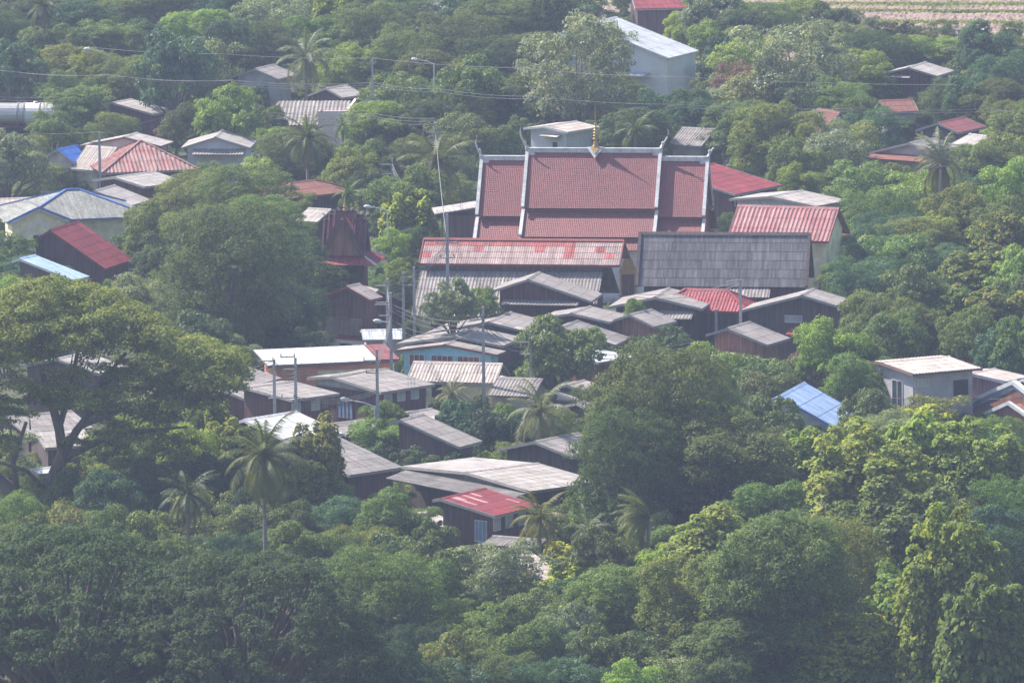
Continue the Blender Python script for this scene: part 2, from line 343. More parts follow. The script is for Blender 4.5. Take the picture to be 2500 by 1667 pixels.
# ------------------------------------------------------------ houses
FOOT = []      # footprints: (cx, cy, half length, half width, angle)
LM = []        # landmarks for the tree labels: (px, py, words)
PROT = []      # photo regions that buildings fill
def foot(o, x0, x1, y0, y1):
    th = o.rotation_euler[2]; c, s = math.cos(th), math.sin(th); mx, my = (x0 + x1) / 2, (y0 + y1) / 2
    FOOT.append((o.location[0] + mx * c - my * s, o.location[1] + mx * s + my * c, (x1 - x0) / 2, (y1 - y0) / 2, th))
def protect(o, pts):
    th = o.rotation_euler[2]; c, s = math.cos(th), math.sin(th); P = []
    for x, y, z in pts: P.append(proj((o.location[0] + x * c - y * s, o.location[1] + x * s + y * c, z)))
    PROT.append(P)
def gable(key, name, label, roof=('asb', 'asb'), wall='maroon', gwall=None, fas='fascia', oh=.6, og=.45, wins=(), hip=(0, 0), cap=True, lean=None, vis=1.3, cat='house', lm=None, group=None, tf=None, capm=None):
    x, y, th, L, w, wl, p, zr = HP[key]; tp = math.tan(p); L = max(L, .1)
    c, s = math.cos(th), math.sin(th)
    o = empty(name, (x + c * L / 2, y + s * L / 2, 0), th, label, cat, group); X0, X1 = -L / 2, L / 2
    ef, eb = zr - w * tp, zr - wl * tp; sd = hash(key) % 1000 if False else sum(map(ord, key))
    ha, hb = hip[0] * w, hip[1] * w
    m = MB(); e0, e1 = X0 - ha, X1 + hb
    cl = []
    slope(m, e0, e1, 0, zr, -w, ef, roof[0], tf, None, sd)
    slope(m, e0, e1, 0, zr, wl, eb, roof[0], None, None, sd + 1)
    if not (hip[0] or hip[1]):
        m.build('roof', RM[roof[1]], o)
    else:   # cut at the hips, then end slopes cut the same way
        k = 1.0
        pl = []
        if hip[1]: pl += [((X1, 0, 0), (1, 1, 0)), ((X1, 0, 0), (1, -1, 0))]
        if hip[0]: pl += [((X0, 0, 0), (-1, 1, 0)), ((X0, 0, 0), (-1, -1, 0))]
        # front and back parts: keep |y| > distance past the ridge end
        m2 = MB(); slope(m2, e0, e1, 0, zr, -w, ef, roof[0], tf, None, sd)
        f_ = ([((X1, 0, 0), (1, 1, 0))] if hip[1] else []) + ([((X0, 0, 0), (-1, 1, 0))] if hip[0] else [])
        m2.build('roof_slope', RM[roof[1]], o, clip=f_)
        m3 = MB(); slope(m3, e0, e1, 0, zr, wl, eb, roof[0], None, None, sd + 1)
        b_ = ([((X1, 0, 0), (1, -1, 0))] if hip[1] else []) + ([((X0, 0, 0), (-1, -1, 0))] if hip[0] else [])
        m3.build('roof_slope', RM[roof[1]], o, clip=b_)
        for sgn, hh, XX in ((1, hip[1], X1), (-1, hip[0], X0)):
            if not hh: continue
            m4 = MB(); xf = Matrix.Translation((XX, 0, 0)) @ Matrix.Rotation(R(90 if sgn > 0 else -90), 4, 'Z')
            slope(m4, -w, w, 0, zr, -w, ef, roof[0], None, xf, sd + 3)
            m4.build('roof_slope', RM[roof[1]], o, clip=[((XX, 0, 0), (-sgn, 1, 0)), ((XX, 0, 0), (-sgn, -1, 0))])
    if cap:
        k = MB(); cw = .22; X0c, X1c = X0 - .03, X1 + .03
        k.prism([(-cw, zr - cw * tp + .03), (0, zr + .085), (cw, zr - cw * tp + .03), (0, zr + .03)], X1c - X0c, 'x', X0c)
        for sgn, hh, XX in ((1, hip[1], X1), (-1, hip[0], X0)):
            if hh:
                for sy in (-1, 1): k.bar((XX, 0, zr + .05), (XX + sgn * w, sy * w, ef + .07), .26, .07)
        k.build('ridge_cap', capm or RM[roof[1]], o)
    # walls under the eaves
    g0, g1 = e0 + (oh if hip[0] else og), e1 - (oh if hip[1] else og)
    if g1 - g0 < .8: g0, g1 = e0 + .1, e1 - .1
    yf, yb = -(w - oh), wl - oh
    if yb - yf < .6: yf, yb = -w * .8, wl * .8
    zf, zb = zr - abs(yf) * tp - .14, zr - abs(yb) * tp - .14
    wm = MB()
    if hip[0] and hip[1]: wm.box(g0, g1, yf, yb, 0, min(zf, zb))
    elif hip[1]: wm.prism([(yf, 0), (yf, zf), (0, zr - .14), (yb, zb), (yb, 0)], max(.2, X1 - g0 - .1), 'x', g0); wm.box(X1 - .1, g1, yf + .01, yb - .01, 0, min(zf, zb))
    else: wm.prism([(yf, 0), (yf, zf), (0, zr - .14), (yb, zb), (yb, 0)], g1 - g0, 'x', g0)
    wm.build('wall', W[wall], o)
    if gwall:
        gm = MB(); zz = min(zf, zb) - .05
        gm.prism([(yf + .04, zz), (yf + .04, zf - .03), (0, zr - .19), (yb - .04, zb - .03), (yb - .04, zz)], .05, 'x', g0 - .052); gm.build('gable_panel', W[gwall], o)
        gm = MB(); gm.box(g0 - .09, g0 - .01, yf, yb, zz - .12, zz); gm.build('gable_beam', W[fas or 'fascia'], o)
    # fascia and barge boards
    if fas:
        for sy, yy, ez in ((-1, w, ef), (1, wl, eb)):
            b = MB(); b.box(e0, e1, min(sy * yy, sy * (yy + .03)), max(sy * yy, sy * (yy + .03)), ez - .20, ez - .045); b.build('fascia', W[fas], o)
        for hh, xx in ((hip[0], X0), (hip[1], X1)):
            if hh: continue
            for sy, yy, ez in ((-1, w, ef), (1, wl, eb)):
                b = MB(); xo = -.045 if xx == X0 else .0
                b.prism([(0, zr + .02), (sy * yy, ez + .02), (sy * yy, ez - .20), (0, zr - .20)], .045, 'x', xx + xo); b.build('bargeboard', W[fas], o)
    for wd in wins:
        side, u, dz, ww, hh, fr, pa = wd[:7]; bars = wd[7] if len(wd) > 7 else 1; sh = pa == 'shutter'
        if side == 'f': make_window(o, 'f', g0 + u * (g1 - g0), zf - dz, ww, hh, fr, pa, yf, bars, shut=sh)
        else: make_window(o, 'g', yf + u * (yb - yf), min(zf, zb) - dz, ww, hh, fr, pa, g0, bars, shut=sh)
    if lean:   # lean-to roofs: (side, from, to, top drop, run, pitch, style, material)
        for side, a, b, dz, run, pt, st, mt in lean:
            lm_ = MB()
            if side == 'f':
                slope(lm_, g0 + a * (g1 - g0), g0 + b * (g1 - g0), yf - .01, zf - dz, yf - run, zf - dz - run * math.tan(R(pt)), st, seed=sd + 9)
            else:
                zt = min(zf, zb) - dz; xf = Matrix.Translation((g0, 0, 0)) @ Matrix.Rotation(R(-90), 4, 'Z')
                ya, yb2 = yf + a * (yb - yf), yf + b * (yb - yf)
                slope(lm_, -yb2, -ya, -.01, zt, -run, zt - run * math.tan(R(pt)), st, xf=xf, seed=sd + 9)
            lm_.build('lean_to_roof', RM[mt], o)
    foot(o, g0, g1, yf, yb)
    protect(o, [(e0, 0 if not hip[0] else 0, zr), (e1, 0, zr), (e1, -w, ef), (e1, -w, ef - vis), (e0, -w, ef - vis), (e0, wl, eb - vis * .4), (e0, wl, eb)])
    c_ = proj((o.location[0], o.location[1], zr - 1)); LM.append((*c_, lm or label))
    return o
WB = ('frame_b', 'shutter'); WW = ('frame_w', 'pale')
def build_houses():
    g = gable
    g('brown_gable', 'timber_house', 'timber house with dark maroon gable and ribbed awning, before the long patched hall', wall='maroon', oh=.7, lean=[('g', .05, .95, .1, 1.3, 12, 'corr', 'asb_d')], wins=[('g', .25, 1.7, 1.6, .9, 'frame_w', 'pale')], lm='the dark maroon gable before the patched hall')
    g('thin_gable', 'timber_house', 'timber house with wide thin grey gable roof and ribbed lean-to, below the gilded temple window', wall='darkwood', lean=[('g', .02, .9, .25, 1.6, 18, 'corr', 'asb'), ], lm='the wide gable below the gilded window')
    g('east_gable', 'timber_house', 'open-fronted dark timber house with broad grey gable, right of the red hipped roof', wall='darkwood', wins=[('g', .45, .7, 1.4, .5, 'frame_w', 'pale', 0)], lean=[('g', .02, .5, 1.5, 1.6, 12, 'sheet', 'red')], lm='the broad grey gable at the east end')
    g('small_wood', 'timber_house', 'small house with red brown plank gable under a grey roof, below the broad open-fronted gable', wall='redwood', wins=[('g', .6, 1.5, 1.6, .7, 'frame_w', 'white', 2)], lm='the small red brown plank gable')
    g('tiny_wood', 'timber_house', 'narrow house with vertical brown plank gable, right of the grey roof with a dark edge', wall='redwood', roof=('asb', 'asb'), lm='the narrow brown plank gable')
    g('mid_a', 'timber_house', 'low grey roofed timber house directly left of the narrow plank gable', wall='darkwood')
    g('mid_b', 'timber_house', 'grey roof slope showing above the round tree left of the round mango crown', wall='darkwood', roof=('asb', 'asb_d'))
    g('long_a', 'timber_house', 'uppermost of three stacked low grey gables behind the blue walled house', wall='darkwood', roof=('asb', 'asb'))
    g('long_b', 'timber_house', 'middle low grey gable, directly behind the roof of the blue walled house', wall='darkwood', roof=('asb', 'asb'))
    g('blue_wall', 'blue_house', 'house with light blue front wall, brown shuttered windows and low grey gable', wall='blue', fas='fascia_br', og=.25, wins=[('g', .26, .75, 1.9, .95, 'frame_w', 'shutter', 3), ('g', .56, .75, 1.9, .95, 'frame_w', 'shutter', 3), ('g', .85, .75, 1.3, .95, 'frame_w', 'shutter', 2)], lm='the light blue house')
    g('corr_beige', 'cream_house', 'cream walled house whose beige ribbed roof slope faces the viewer, below the blue walled house', roof=('corr', 'beige'), wall='cream', wins=[('f', .1, 1.0, .9, 1.0, 'frame_w', 'dark', 0), ('f', .3, 1.0, .7, .9, 'frame_b', 'dark', 0)], lm='the beige ribbed roof')
    g('cross_maroon', 'timber_house', 'maroon timber house with cream gable and white window panels, behind the lone pole', wall='maroon', gwall='beige', wins=[('f', .16, .65, .75, .6, 'frame_w', 'pale', 1), ('f', .45, .65, .75, .6, 'frame_w', 'pale', 1), ('f', .75, .65, .75, .6, 'frame_w', 'pale', 1), ('g', .55, 1.9, 1.8, 1.3, 'frame_b', 'bluedoor', 3)], lm='the maroon house with white window panels')
    g('low_maroon', 'timber_house', 'long low maroon timber house behind the pair of concrete poles', wall='maroon', wins=[('f', .1, .7, .8, .7, 'frame_w', 'pale', 2), ('f', .35, .7, .8, .7, 'frame_b', 'oldwood', 2), ('f', .6, .7, .8, .7, 'frame_w', 'pale', 2), ('f', .85, .7, .8, .7, 'frame_b', 'oldwood', 2)], lm='the long low maroon house')
    g('left_upper', 'timber_house', 'grey roofed house just below the brick shop, beside the edge of the great rain tree', wall='darkwood')
    g('left_lower', 'timber_house', 'dark timber house with plain grey roof, lower left of the pair of poles', wall='maroon', wins=[('f', .35, .8, .8, .7, 'frame_w', 'pale', 2)])
    g('white_metal', 'shed_house', 'house with bright white metal roof behind the tall coconut palm', roof=('sheet', 'white'), wall='darkwood', fas='fascia_wh', lm='the bright white metal roof')
    g('big_grey', 'timber_house', 'house with broad dark grey roof and maroon side wall, right of the tall coconut palm', roof=('asb', 'asb_d'), wall='maroon', lm='the broad dark grey roof')
    g('half_hidden', 'timber_house', 'grey roof running down to the right behind the round yellow green tree', roof=('asb', 'asb'), wall='darkwood')
    g('right_grey', 'timber_house', 'grey roofed house half behind the huge olive tree, above the long bright roof', roof=('asb', 'asb'), wall='darkwood')
    g('bright_long', 'timber_house', 'house with long bright grey roof and dark open gable, above the red roof', roof=('asb', 'asb_l'), wall='darkwood', gwall='oldwood', lean=[('g', .0, 1.0, .05, 2.4, 12, 'corr', 'asb_d')], lm='the long bright grey roof')
    def strips(i, j): return (1.9, 7, 6.5) if (i, j) in ((3, 0), (4, 0), (3, 1), (7, 0), (10, 0), (7, 1), (14, 2)) else (1, 1, 1)
    g('red_strip', 'timber_house', 'two storey timber house with red roof marked by pale strips and a light blue door', roof=('asb_n', 'red'), wall='maroon', fas='fascia', tf=strips, wins=[('g', .22, 1.3, .95, 1.5, 'frame_w', 'bluedoor', 2), ('f', .12, .8, .8, .8, 'frame_w', 'pale', 2), ('f', .45, .8, .8, .8, 'frame_w', 'pale', 2), ('f', .78, .8, .8, .8, 'frame_w', 'pale', 2)], vis=2.2, lm='the red roof with pale strips')
    g('small_beige', 'shed', 'low shed with beige ribbed roof lower left of the red striped roof', roof=('corr', 'beige'), wall='beige', cat='shed', fas=None)
    g('dark_corr', 'shed', 'low shed with dark grey ribbed roof just below the red striped house', roof=('corr', 'asb_d'), wall='darkwood', cat='shed', fas=None)
    g('beige_corr', 'shed', 'shed with faded beige ribbed roof, lowest roof in the view above the yellow green trees', roof=('corr', 'beige'), wall='beige', cat='shed', fas=None, lm='the lowest beige ribbed roof')
    g('grey_corr', 'shed', 'small grey ribbed shed with brown gable end, below the pole carrying a lamp', roof=('corr', 'asb'), wall='beige', gwall='redwood', cat='shed', fas=None)
    g('stack_a', 'timber_house', 'highest of three small grey roofs at the left edge of the huge olive tree', wall='darkwood')
    g('stack_b', 'timber_house', 'middle of three small grey roofs, with a white gable, by the huge olive tree', wall='darkwood', gwall='white')
    g('stack_c', 'shed', 'lowest and smallest of three grey roofs by the huge olive tree', wall='darkwood', cat='shed')
    g('pale_awning', 'open_shed', 'flat pale metal awning roof on brown posts, left of the huge olive tree', roof=('sheet', 'metal'), wall='redwood', fas='fascia', cat='shed')
    g('red_hip', 'open_hall', 'open hall with faded red hipped roof below the tall dark thatched roof', roof=('corr', 'redb'), wall='darkwood', hip=(1, 1), cat='pavilion', fas='fascia_red', lm='the faded red hipped roof')
    g('ribbed_red', 'temple_hall', 'hall with steep red and white ribbed roof right of the temple, behind the thatched roof', roof=('big', 'redl'), wall='cream', cat='temple hall', fas='fascia_red', oh=.9, lm='the red ribbed roof')
    g('red_east', 'timber_house', 'house with wide bright red roof directly right of the temple end', roof=('asb', 'red'), wall='maroon', fas='fascia', wins=[('f', .1, .8, .7, .8, 'frame_w', 'dark'), ('f', .3, .8, .7, .8, 'frame_w', 'dark')], lm='the wide bright red roof')
    g('pale_gable', 'cream_house', 'house with pale grey gable wall and light grey roof, above the red ribbed roof', roof=('asb', 'asb_l'), wall='grey', fas='fascia', lm='the pale grey gable')
    g('ne_gable', 'cream_house', 'house with pale gable and dark rusty skirt roof, left of the tall wind-blown palm', roof=('asb', 'asb'), wall='grey', lean=[('g', -.1, 1.05, .05, 1.6, 14, 'sheet', 'browntile'), ('g', .5, .95, 1.6, 1.2, 12, 'sheet', 'browntile')], lm='the pale gable with rusty skirt roof')
    g('ne_red', 'timber_house', 'house with dull red roof at the upper right, behind the wind-blown palm', roof=('asb', 'rustred'), wall='darkwood')
    g('ne_top', 'timber_house', 'grey gabled house high at the right above the reddish shrub', roof=('asb', 'asb_l'), wall='maroon', lean=[('g', .45, 1.1, .05, 1.0, 12, 'asb', 'asb')], lm='the high right grey gable')
    g('warehouse', 'warehouse', 'large warehouse with white steel roof and tall pale walls, top right of centre', roof=('sheet', 'metal'), wall='metalwall', fas='fascia_wh', cat='warehouse', oh=.3, og=.3, lean=[('g', .15, .6, 1.6, 2.0, 8, 'sheet', 'metal')], vis=4.5, lm='the white warehouse')
    g('blue_white', 'cream_house', 'white walled house with blue trim and beige roof directly behind the temple ridge', roof=('asb', 'beige'), wall='white', fas='fascia_wh', wins=[('g', .3, 1.5, .6, .7, 'frame_w', 'dark', 0)], lean=[('g', .1, .6, .35, 1.0, 8, 'asb', 'beige')], lm='the white house behind the temple')
    g('grey_block', 'block_house', 'two storey grey block house with tall white framed windows at the right', roof=('corr', 'beige'), wall='block', fas='fascia_br', oh=.8, wins=[('g', .5, 2.2, 1.6, 2.6, 'frame_w', 'glass', 1), ('f', .14, .8, 1.3, .5, 'frame_w', 'pale', 3), ('f', .8, 1.5, 1.2, 1.2, 'frame_b', 'dark', 1)], vis=3.6, lm='the grey block house')
    g('annex', 'block_house', 'low house with beige roof and dark veranda, right of the grey block house', roof=('corr', 'beige'), wall='redwood', fas='fascia', wins=[('f', .6, 1.0, 1.4, 1.0, 'frame_w', 'dark', 0)])
    g('white_barge', 'blue_trim_house', 'house with bright white barge boards and blue eaves at the right edge', roof=('sheet', 'blued'), wall='redwood', fas='fascia_wh', og=.7, lm='the white barge boards at the right edge')
    g('blue_hip', 'blue_roof_house', 'house with light blue metal roof among trees at the right', roof=('fine', 'blue'), wall='grey', fas='fascia_bl', vis=.4, lm='the light blue metal roof')
    g('red_dark', 'red_roof_house', 'dark timber house with tall deep red gable roof, in front of the yellow house', roof=('asb', 'red'), wall='maroon', fas='fascia_red', oh=.3, lm='the deep red gable')
    g('pale_blue', 'shed', 'low shed with pale blue metal roof below the deep red gable at the left', roof=('sheet', 'paleblue'), wall='darkwood', cat='shed', fas='fascia_wh')
    def streaky(i, j): v = 1 + .35 * ((i * 37 + j * 11) % 5) / 4; return (v, v * 1.1, v * 1.1)
    g('rusty_hip', 'red_roof_house', 'house with weathered red pyramid roof streaked white, behind a pole at the left', roof=('big', 'worn'), wall='darkwood', hip=(1, 1), fas='fascia', tf=streaky, vis=.7, lm='the streaked red pyramid roof')
    g('nw_gable', 'cream_house', 'house with wide beige gable roof behind the weathered red pyramid roof', roof=('asb', 'asb_l'), wall='pale', fas='fascia_br', lean=[('g', .25, 1.0, .1, 1.8, 35, 'corr', 'beige')])
    g('cream_gable', 'cream_house', 'house with cream gable wall and light roof, left of the coconut palm above centre left', roof=('asb', 'asb_l'), wall='white', fas='fascia', lean=[('g', .0, .9, .2, 1.2, 20, 'corr', 'asb')], lm='the cream gable')
    g('west_low', 'timber_house', 'dark gabled house with light grey roof just below the red pyramid roof', roof=('asb', 'asb_l'), wall='maroon', fas='fascia')
    g('west_grey', 'timber_house', 'plain grey roof directly behind the tiled roof with blue ridges', roof=('asb', 'asb_l'), wall='darkwood', vis=.6)
    g('brown_hip', 'brown_roof_house', 'house with brown orange hipped roof left of the red tower', roof=('fine', 'browntile'), wall='darkwood', hip=(1, 1), fas='fascia_br', lm='the brown hipped roof')
    g('flat_roof', 'brick_house', 'small house with flat looking grey roof among trees at the upper left', roof=('asb', 'asb_l'), wall='maroon', fas='fascia', lm='the flat looking grey roof')
    g('nw_tiny', 'timber_house', 'small steep grey roof half hidden beside the upper left palm', roof=('asb', 'asb'), wall='pale')
    o = g('tower_lean', 'plank_house', 'red plank house with weathered panel standing on white masonry below the red tower', roof=('asb', 'asb'), wall='maroon', fas='fascia_red', oh=.5, og=.3, vis=4.5)
    x, y, th, L, w, wl, p, zr = HP['tower_lean']; g0 = -L / 2 + .3; yf, yb = -(w - .5), wl - .5
    m = MB(); m.box(g0 - .07, L / 2 - .2, yf - .07, yb + .07, 0, 1.7); m.build('base', W['white'], o)
    m = MB(); m.box(g0 - .12, g0 - .01, yf - .05, yb + .05, 1.7, 1.95); m.build('sill_beam', W['fascia_red'], o)
    m = MB(); m.box(g0 - .07, g0 - .01, yf + .5, yb - .4, 2.1, 3.6); m.build('panel', W['oldwood'], o)
    make_window(o, 'g', (yf + yb) / 2 + .3, 4.0, 1.3, 1.0, 'frame_b', 'shutter', g0 - .01, 1, shut=True); make_window(o, 'g', (yf + yb) / 2 - .2, 1.1, 1.3, .5, 'frame_w', 'dark', g0 - .075, 0)
    g('bt_right', 'timber_house', 'grey gabled house seen through the branches of the great rain tree', roof=('asb', 'asb_l'), wall='darkwood')

def quadroof(name, label, crop, pts, z, roof, wall, cat='house', drop=2.2, fas='fascia', lm=None, wallh=None, inset=.5):
    """house known by one visible roof slope: ridge ends P0,P1 at height z, eave ends P2 (under P1), P3 (under P0) lower"""
    p = [PX(crop, *q) for q in pts]; A = at(*p[0], z); B = at(*p[1], z); th = math.atan2(B[1] - A[1], B[0] - A[0]); L = float(np.hypot(*(B - A)[:2]))
    return A, B, th, L
# ------------------------------------------------------------ temple and halls
def temple():
    qa, qb = at(1281.8, 368.6, 13.0), at(1617.9, 370.0, 13.0); th = math.atan2(qb[1] - qa[1], qb[0] - qa[0]); c0 = at(1451, 369.3, 13.0); o = empty('temple', (c0[0], c0[1], 0), th, 'large temple with steep red tiled three part roof and white ridges', 'temple'); X = lambda px: (px - 1451) / 27.75 / math.cos(th)
    secs = [(X(1166), X(1281.8), -.74), (X(1281.8), X(1617.9), 0), (X(1617.9), X(1736.7), -.74)]
    T1 = [(0, 13.0, 3.98, 8.26), (3.55, 7.95, 6.15, 5.92), (5.95, 5.62, 7.1, 4.85)]
    for k, (x0, x1, dz) in enumerate(secs):
        for sy in (-1, 1):
            for j, (ya, za, yb, zb) in enumerate(T1):
                m = MB(); xa, xb = x0, x1
                fl = (.25, .5)[j == 2] if j else 0
                slope(m, xa - (fl if k == 0 else 0), xb + (fl if k == 2 else 0), sy * ya, za + dz, sy * yb, zb + dz, 'tile', seed=k * 7 + j)
                m.build('roof_tier', RM['tile'], o)
            for ya, za, h in ((3.6, 8.22, .26), (6.0, 5.86, .22)):
                m = MB(); m.box(x0 + .02, x1 - .02, min(sy * ya, sy * (ya - .12)), max(sy * ya, sy * (ya - .12)), za + dz - h, za + dz - .1); m.build('eave_band', W['cement'] if 0 else W['fascia_br'], o)
        # ridge and verge mouldings
        m = MB(); m.box(x0 + .1, x1 - .1, -.2, .2, 12.88 + dz, 13.3 + dz); m.build('ridge_moulding', W['cement'], o)
        ends = [x0] if k == 0 else ([x1] if k == 2 else [x0, x1])
        for xe in ends:
            for sy in (-1, 1):
                for (ya, za, yb, zb) in T1:
                    m = MB(); m.bar((xe, sy * ya, za + dz + .06), (xe, sy * (yb + .05), zb + dz + .10), .30, .26); m.build('verge_moulding', W['cement'], o)
            sg = -1 if xe < X(1451) else 1
            m = MB()    # corner brackets where ridge meets verge
            m.prism([(xe - sg * .15, 13.0 + dz), (xe - sg * .75, 12.80 + dz), (xe - sg * .2, 12.2 + dz)], .36, 'y', -.30); m.build('corner_moulding', W['cement'], o)
            f = MB()
            pts = [(0, 13.1), (.12, 13.5), (.45, 13.9), (.85, 14.35), (1.12, 14.85), (1.30, 15.4), (1.32, 15.9), (1.12, 16.2), (.98, 16.1)] if sg < 0 else [(0, 13.1), (.15, 13.5), (.5, 13.95), (.95, 14.4), (1.3, 14.85), (1.5, 15.25), (1.55, 15.65), (1.42, 15.9), (1.3, 15.85)]
            sc = .68 if k == 1 else .56
            f.tube([(xe + sg * a * sc * .7, 0, 13.1 + dz + (b - 13.1) * sc) for a, b in pts], [.26, .15, .10, .085, .07, .06, .05, .035, .02], 6)
            f.lathe([(.02, -.2), (.12, -.1), (.14, .05), (.03, .2)], 8, (xe + sg * .32 * sc, 0, 13.75 + dz)); f.build('chofa', W['cement'], o, True)
    # gable ends
    for xe, dz in ((secs[0][0], -.74), (secs[2][1], -.74)):
        sg = -1 if xe < 0 else 1
        m = MB(); m.prism([(-3.9, 8.1 + dz), (0, 12.8 + dz), (3.9, 8.1 + dz)], .1, 'x', xe - sg * .35); m.build('pediment', W['darkwood'], o)
        for ya, za in ((6.1, 5.7), (4.0, 7.9)):
            m = MB(); m.prism([(-ya, za + dz), (-3.6, 8.0 + dz), (3.6, 8.0 + dz), (ya, za + dz), (ya, za + dz - .4), (-ya, za + dz - .4)], .1, 'x', xe - sg * (.5 if ya > 5 else .42)); m.build('gable_board', W['fascia_red'], o)
    for xe, sg in ((secs[1][0], -1), (secs[1][1], 1)):
        m = MB(); m.prism([(-3.9, 8.2), (0, 12.9), (3.9, 8.2)], .08, 'x', xe - sg * .12); m.build('pediment', W['fascia_red'], o)
    # spire on the ridge
    xm = X(830 + 1727 / 2.767); s = MB()
    s.lathe([(.32, 0), (.30, .12), (.2, .3), (.22, .36), (.14, .62), (.11, .7)], 10, (xm, 0, 13.34)); s.build('spire_base', W['gold'], o, False)
    s = MB(); pr = [(.11, 0)]
    for i in range(7): z = .1 + i * .27; r = .30 * (1 - i * .12); pr += [(r * .45, z), (r, z + .05), (r * .5, z + .13)]
    pr += [(.05, 2.1), (.03, 2.8), (.01, 3.4)]
    s.lathe(pr, 10, (xm, 0, 14.0)); s.build('spire', W['rust'] if 0 else W['gold'], o)
    s = MB()
    for sy in (-1, 1):
        v = [(xm - .75, sy * .27, 13.36), (xm + .75, sy * .27, 13.36), (xm, sy * .95, 12.45)]; v2 = [(a, b - sy * .16, c + .0) for a, b, c in v]
        s.add(v + v2, [(0, 1, 2), (3, 5, 4), (0, 3, 4, 1), (1, 4, 5, 2), (2, 5, 3, 0)])
    s.build('spire_plinth', W['cement'], o)
    s = MB()
    for sy in (-1, 1):
        v = [(xm - .42, sy * .30, 13.37), (xm + .42, sy * .30, 13.37), (xm, sy * .82, 12.80)]; v2 = [(a, b - sy * .1, c) for a, b, c in v]
        s.add(v + v2, [(0, 1, 2), (3, 5, 4), (0, 3, 4, 1), (1, 4, 5, 2), (2, 5, 3, 0)])
    s.build('plinth_ornament', W['gold'], o)
    # body
    m = MB(); m.box(secs[0][0] + 1.3, secs[2][1] - 1.3, -6.2, 6.2, .45, 5.3); m.build('wall', W['white'], o)
    m = MB(); m.box(secs[0][0] + .8, secs[2][1] - .8, -6.9, 6.9, 0, .45); m.build('platform', W['cement'], o)
    for px in (1531.8, 1440, 1345, 1250, 1650):
        xw = X(px) + 6.2 * math.tan(-th); fr = MB(); yo = -6.2; dz = .55
        for a in (-.72, .56): fr.box(xw + a, xw + a + .16, yo - .16, yo - .004, 1.2, 3.1)
        fr.box(xw - .72, xw + .72, yo - .18, yo - .004, 3.1, 3.25); fr.box(xw - .85, xw + .85, yo - .22, yo - .004, 1.05, 1.2)
        prof = [(-.82, 3.25), (-.74, 3.6), (-.50, 3.95), (-.42, 4.3), (-.22, 4.62), (-.12, 4.95), (0, 5.3), (.12, 4.95), (.22, 4.62), (.42, 4.3), (.50, 3.95), (.74, 3.6), (.82, 3.25)]
        fr.prism([(xw + a, b) for a, b in prof], .12, 'y', yo - .126); wo = fr.build('window', W['gold'], o, xf=Matrix.Translation((0, 0, -dz)))
        p = MB(); p.box(xw - .56, xw - .02, yo - .06, yo - .01, 1.2, 3.1); p.box(xw + .02, xw + .56, yo - .06, yo - .01, 1.2, 3.1); p.build('shutter', W['frame_b'], wo, xf=Matrix.Translation((0, 0, -dz)))
    FOOT.append((c0[0], c0[1], 11, 7.5, th)); LM.append((1451, 470, 'the temple roof')); PROT.append([(1150, 400), (1290, 370), (1740, 380), (1750, 640), (1560, 740), (1150, 740)])

def patched_hall():
    A = at(*PX('m1', 1140, 219), 9.0); B = at(*PX('m2', 450, 230), 9.0); th = math.atan2(B[1] - A[1], B[0] - A[0]); L = float(np.hypot(*(B - A)[:2]))
    M = (A + B) / 2; o = empty('long_hall', (M[0], M[1], 0), th, 'long two tier hall, upper roof patched red over beige, lower roof grey ribbed', 'temple hall')
    rr = random.Random(3)
    red = (.42, .105, .095); be = (.43, .30, .275)
    def tf(i, j):
        q = red if (j == 0 and i < 15) or (i, j) in ((5, 1), (14, 1), (0, 2), (11, 1), (14, 2), (17, 1), (18, 2)) else be
        g = rr.uniform(.86, 1.12); return (q[0] * g, q[1] * g, q[2] * g)
    STY['patch'] = (.20, .016, .86, .025, .9, .1)
    for sy in (-1, 1):
        m = MB(); slope(m, -L/2, L/2, 0, 9.0, sy * 3.0, 7.25, 'patch', tf if sy < 0 else (lambda i, j: be)); m.build('upper_roof', RM['patch'], o)
        m = MB(); slope(m, -L/2 + .05, L/2 - 1.5, sy * 2.6, 6.55, sy * 8.2, 3.35, 'corr', None, None, 4); m.build('lower_roof', RM['asb'], o)
        m = MB(); m.box(-L/2 + .5, L/2 - 1.6, min(sy * 2.5, sy * 2.6), max(sy * 2.5, sy * 2.6), 6.3, 7.4); m.build('clerestory', W['darkwood'], o)
        m = MB(); m.box(-L/2, L/2, min(sy * 3.0, sy * 3.05), max(sy * 3.0, sy * 3.05), 7.05, 7.22); m.build('fascia', W['fascia_red'], o)
    k = MB(); k.prism([(-.25, 8.98), (0, 9.15), (.25, 8.98)], L + .1, 'x', -L/2 - .05); k.build('ridge_cap', W['fascia_red'], o)
    for x in (-L/2, L/2):
        sg = 1 if x > 0 else -1
        for sy in (-1, 1):
            b = MB(); b.prism([(0, 9.1), (sy * 3.05, 7.33), (sy * 3.05, 7.08), (0, 8.8)], .1, 'x', x - (0.0 if sg > 0 else .1)); b.build('bargeboard', W['fascia_red'], o)
        m = MB(); m.prism([(-2.6, 7.3), (0, 8.75), (2.6, 7.3)], .06, 'x', x - sg * 1.7); m.build('gable_panel', W['darkwood'], o)
    m = MB(); m.prism([(-7.4, 0), (-7.4, 3.65), (-2.5, 6.45), (2.5, 6.45), (7.4, 3.65), (7.4, 0)], L - 3.4, 'x', -L/2 + .5); m.build('wall', W['maroon'], o)
    m = MB(); m.box(-L/2 + .3, -L/2 + 1.7, -7.6, -7.41, 0, 3.3); m.build('side_wall', W['cream'], o)
    foot(o, -L/2, L/2, -7.6, 7.6); LM.append((1240, 690, 'the long patched hall')); protect(o, [(-L/2, 0, 9.1), (L/2, 0, 9.1), (L/2, -8.2, 3.3), (-L/2, -8.2, 3.2)])

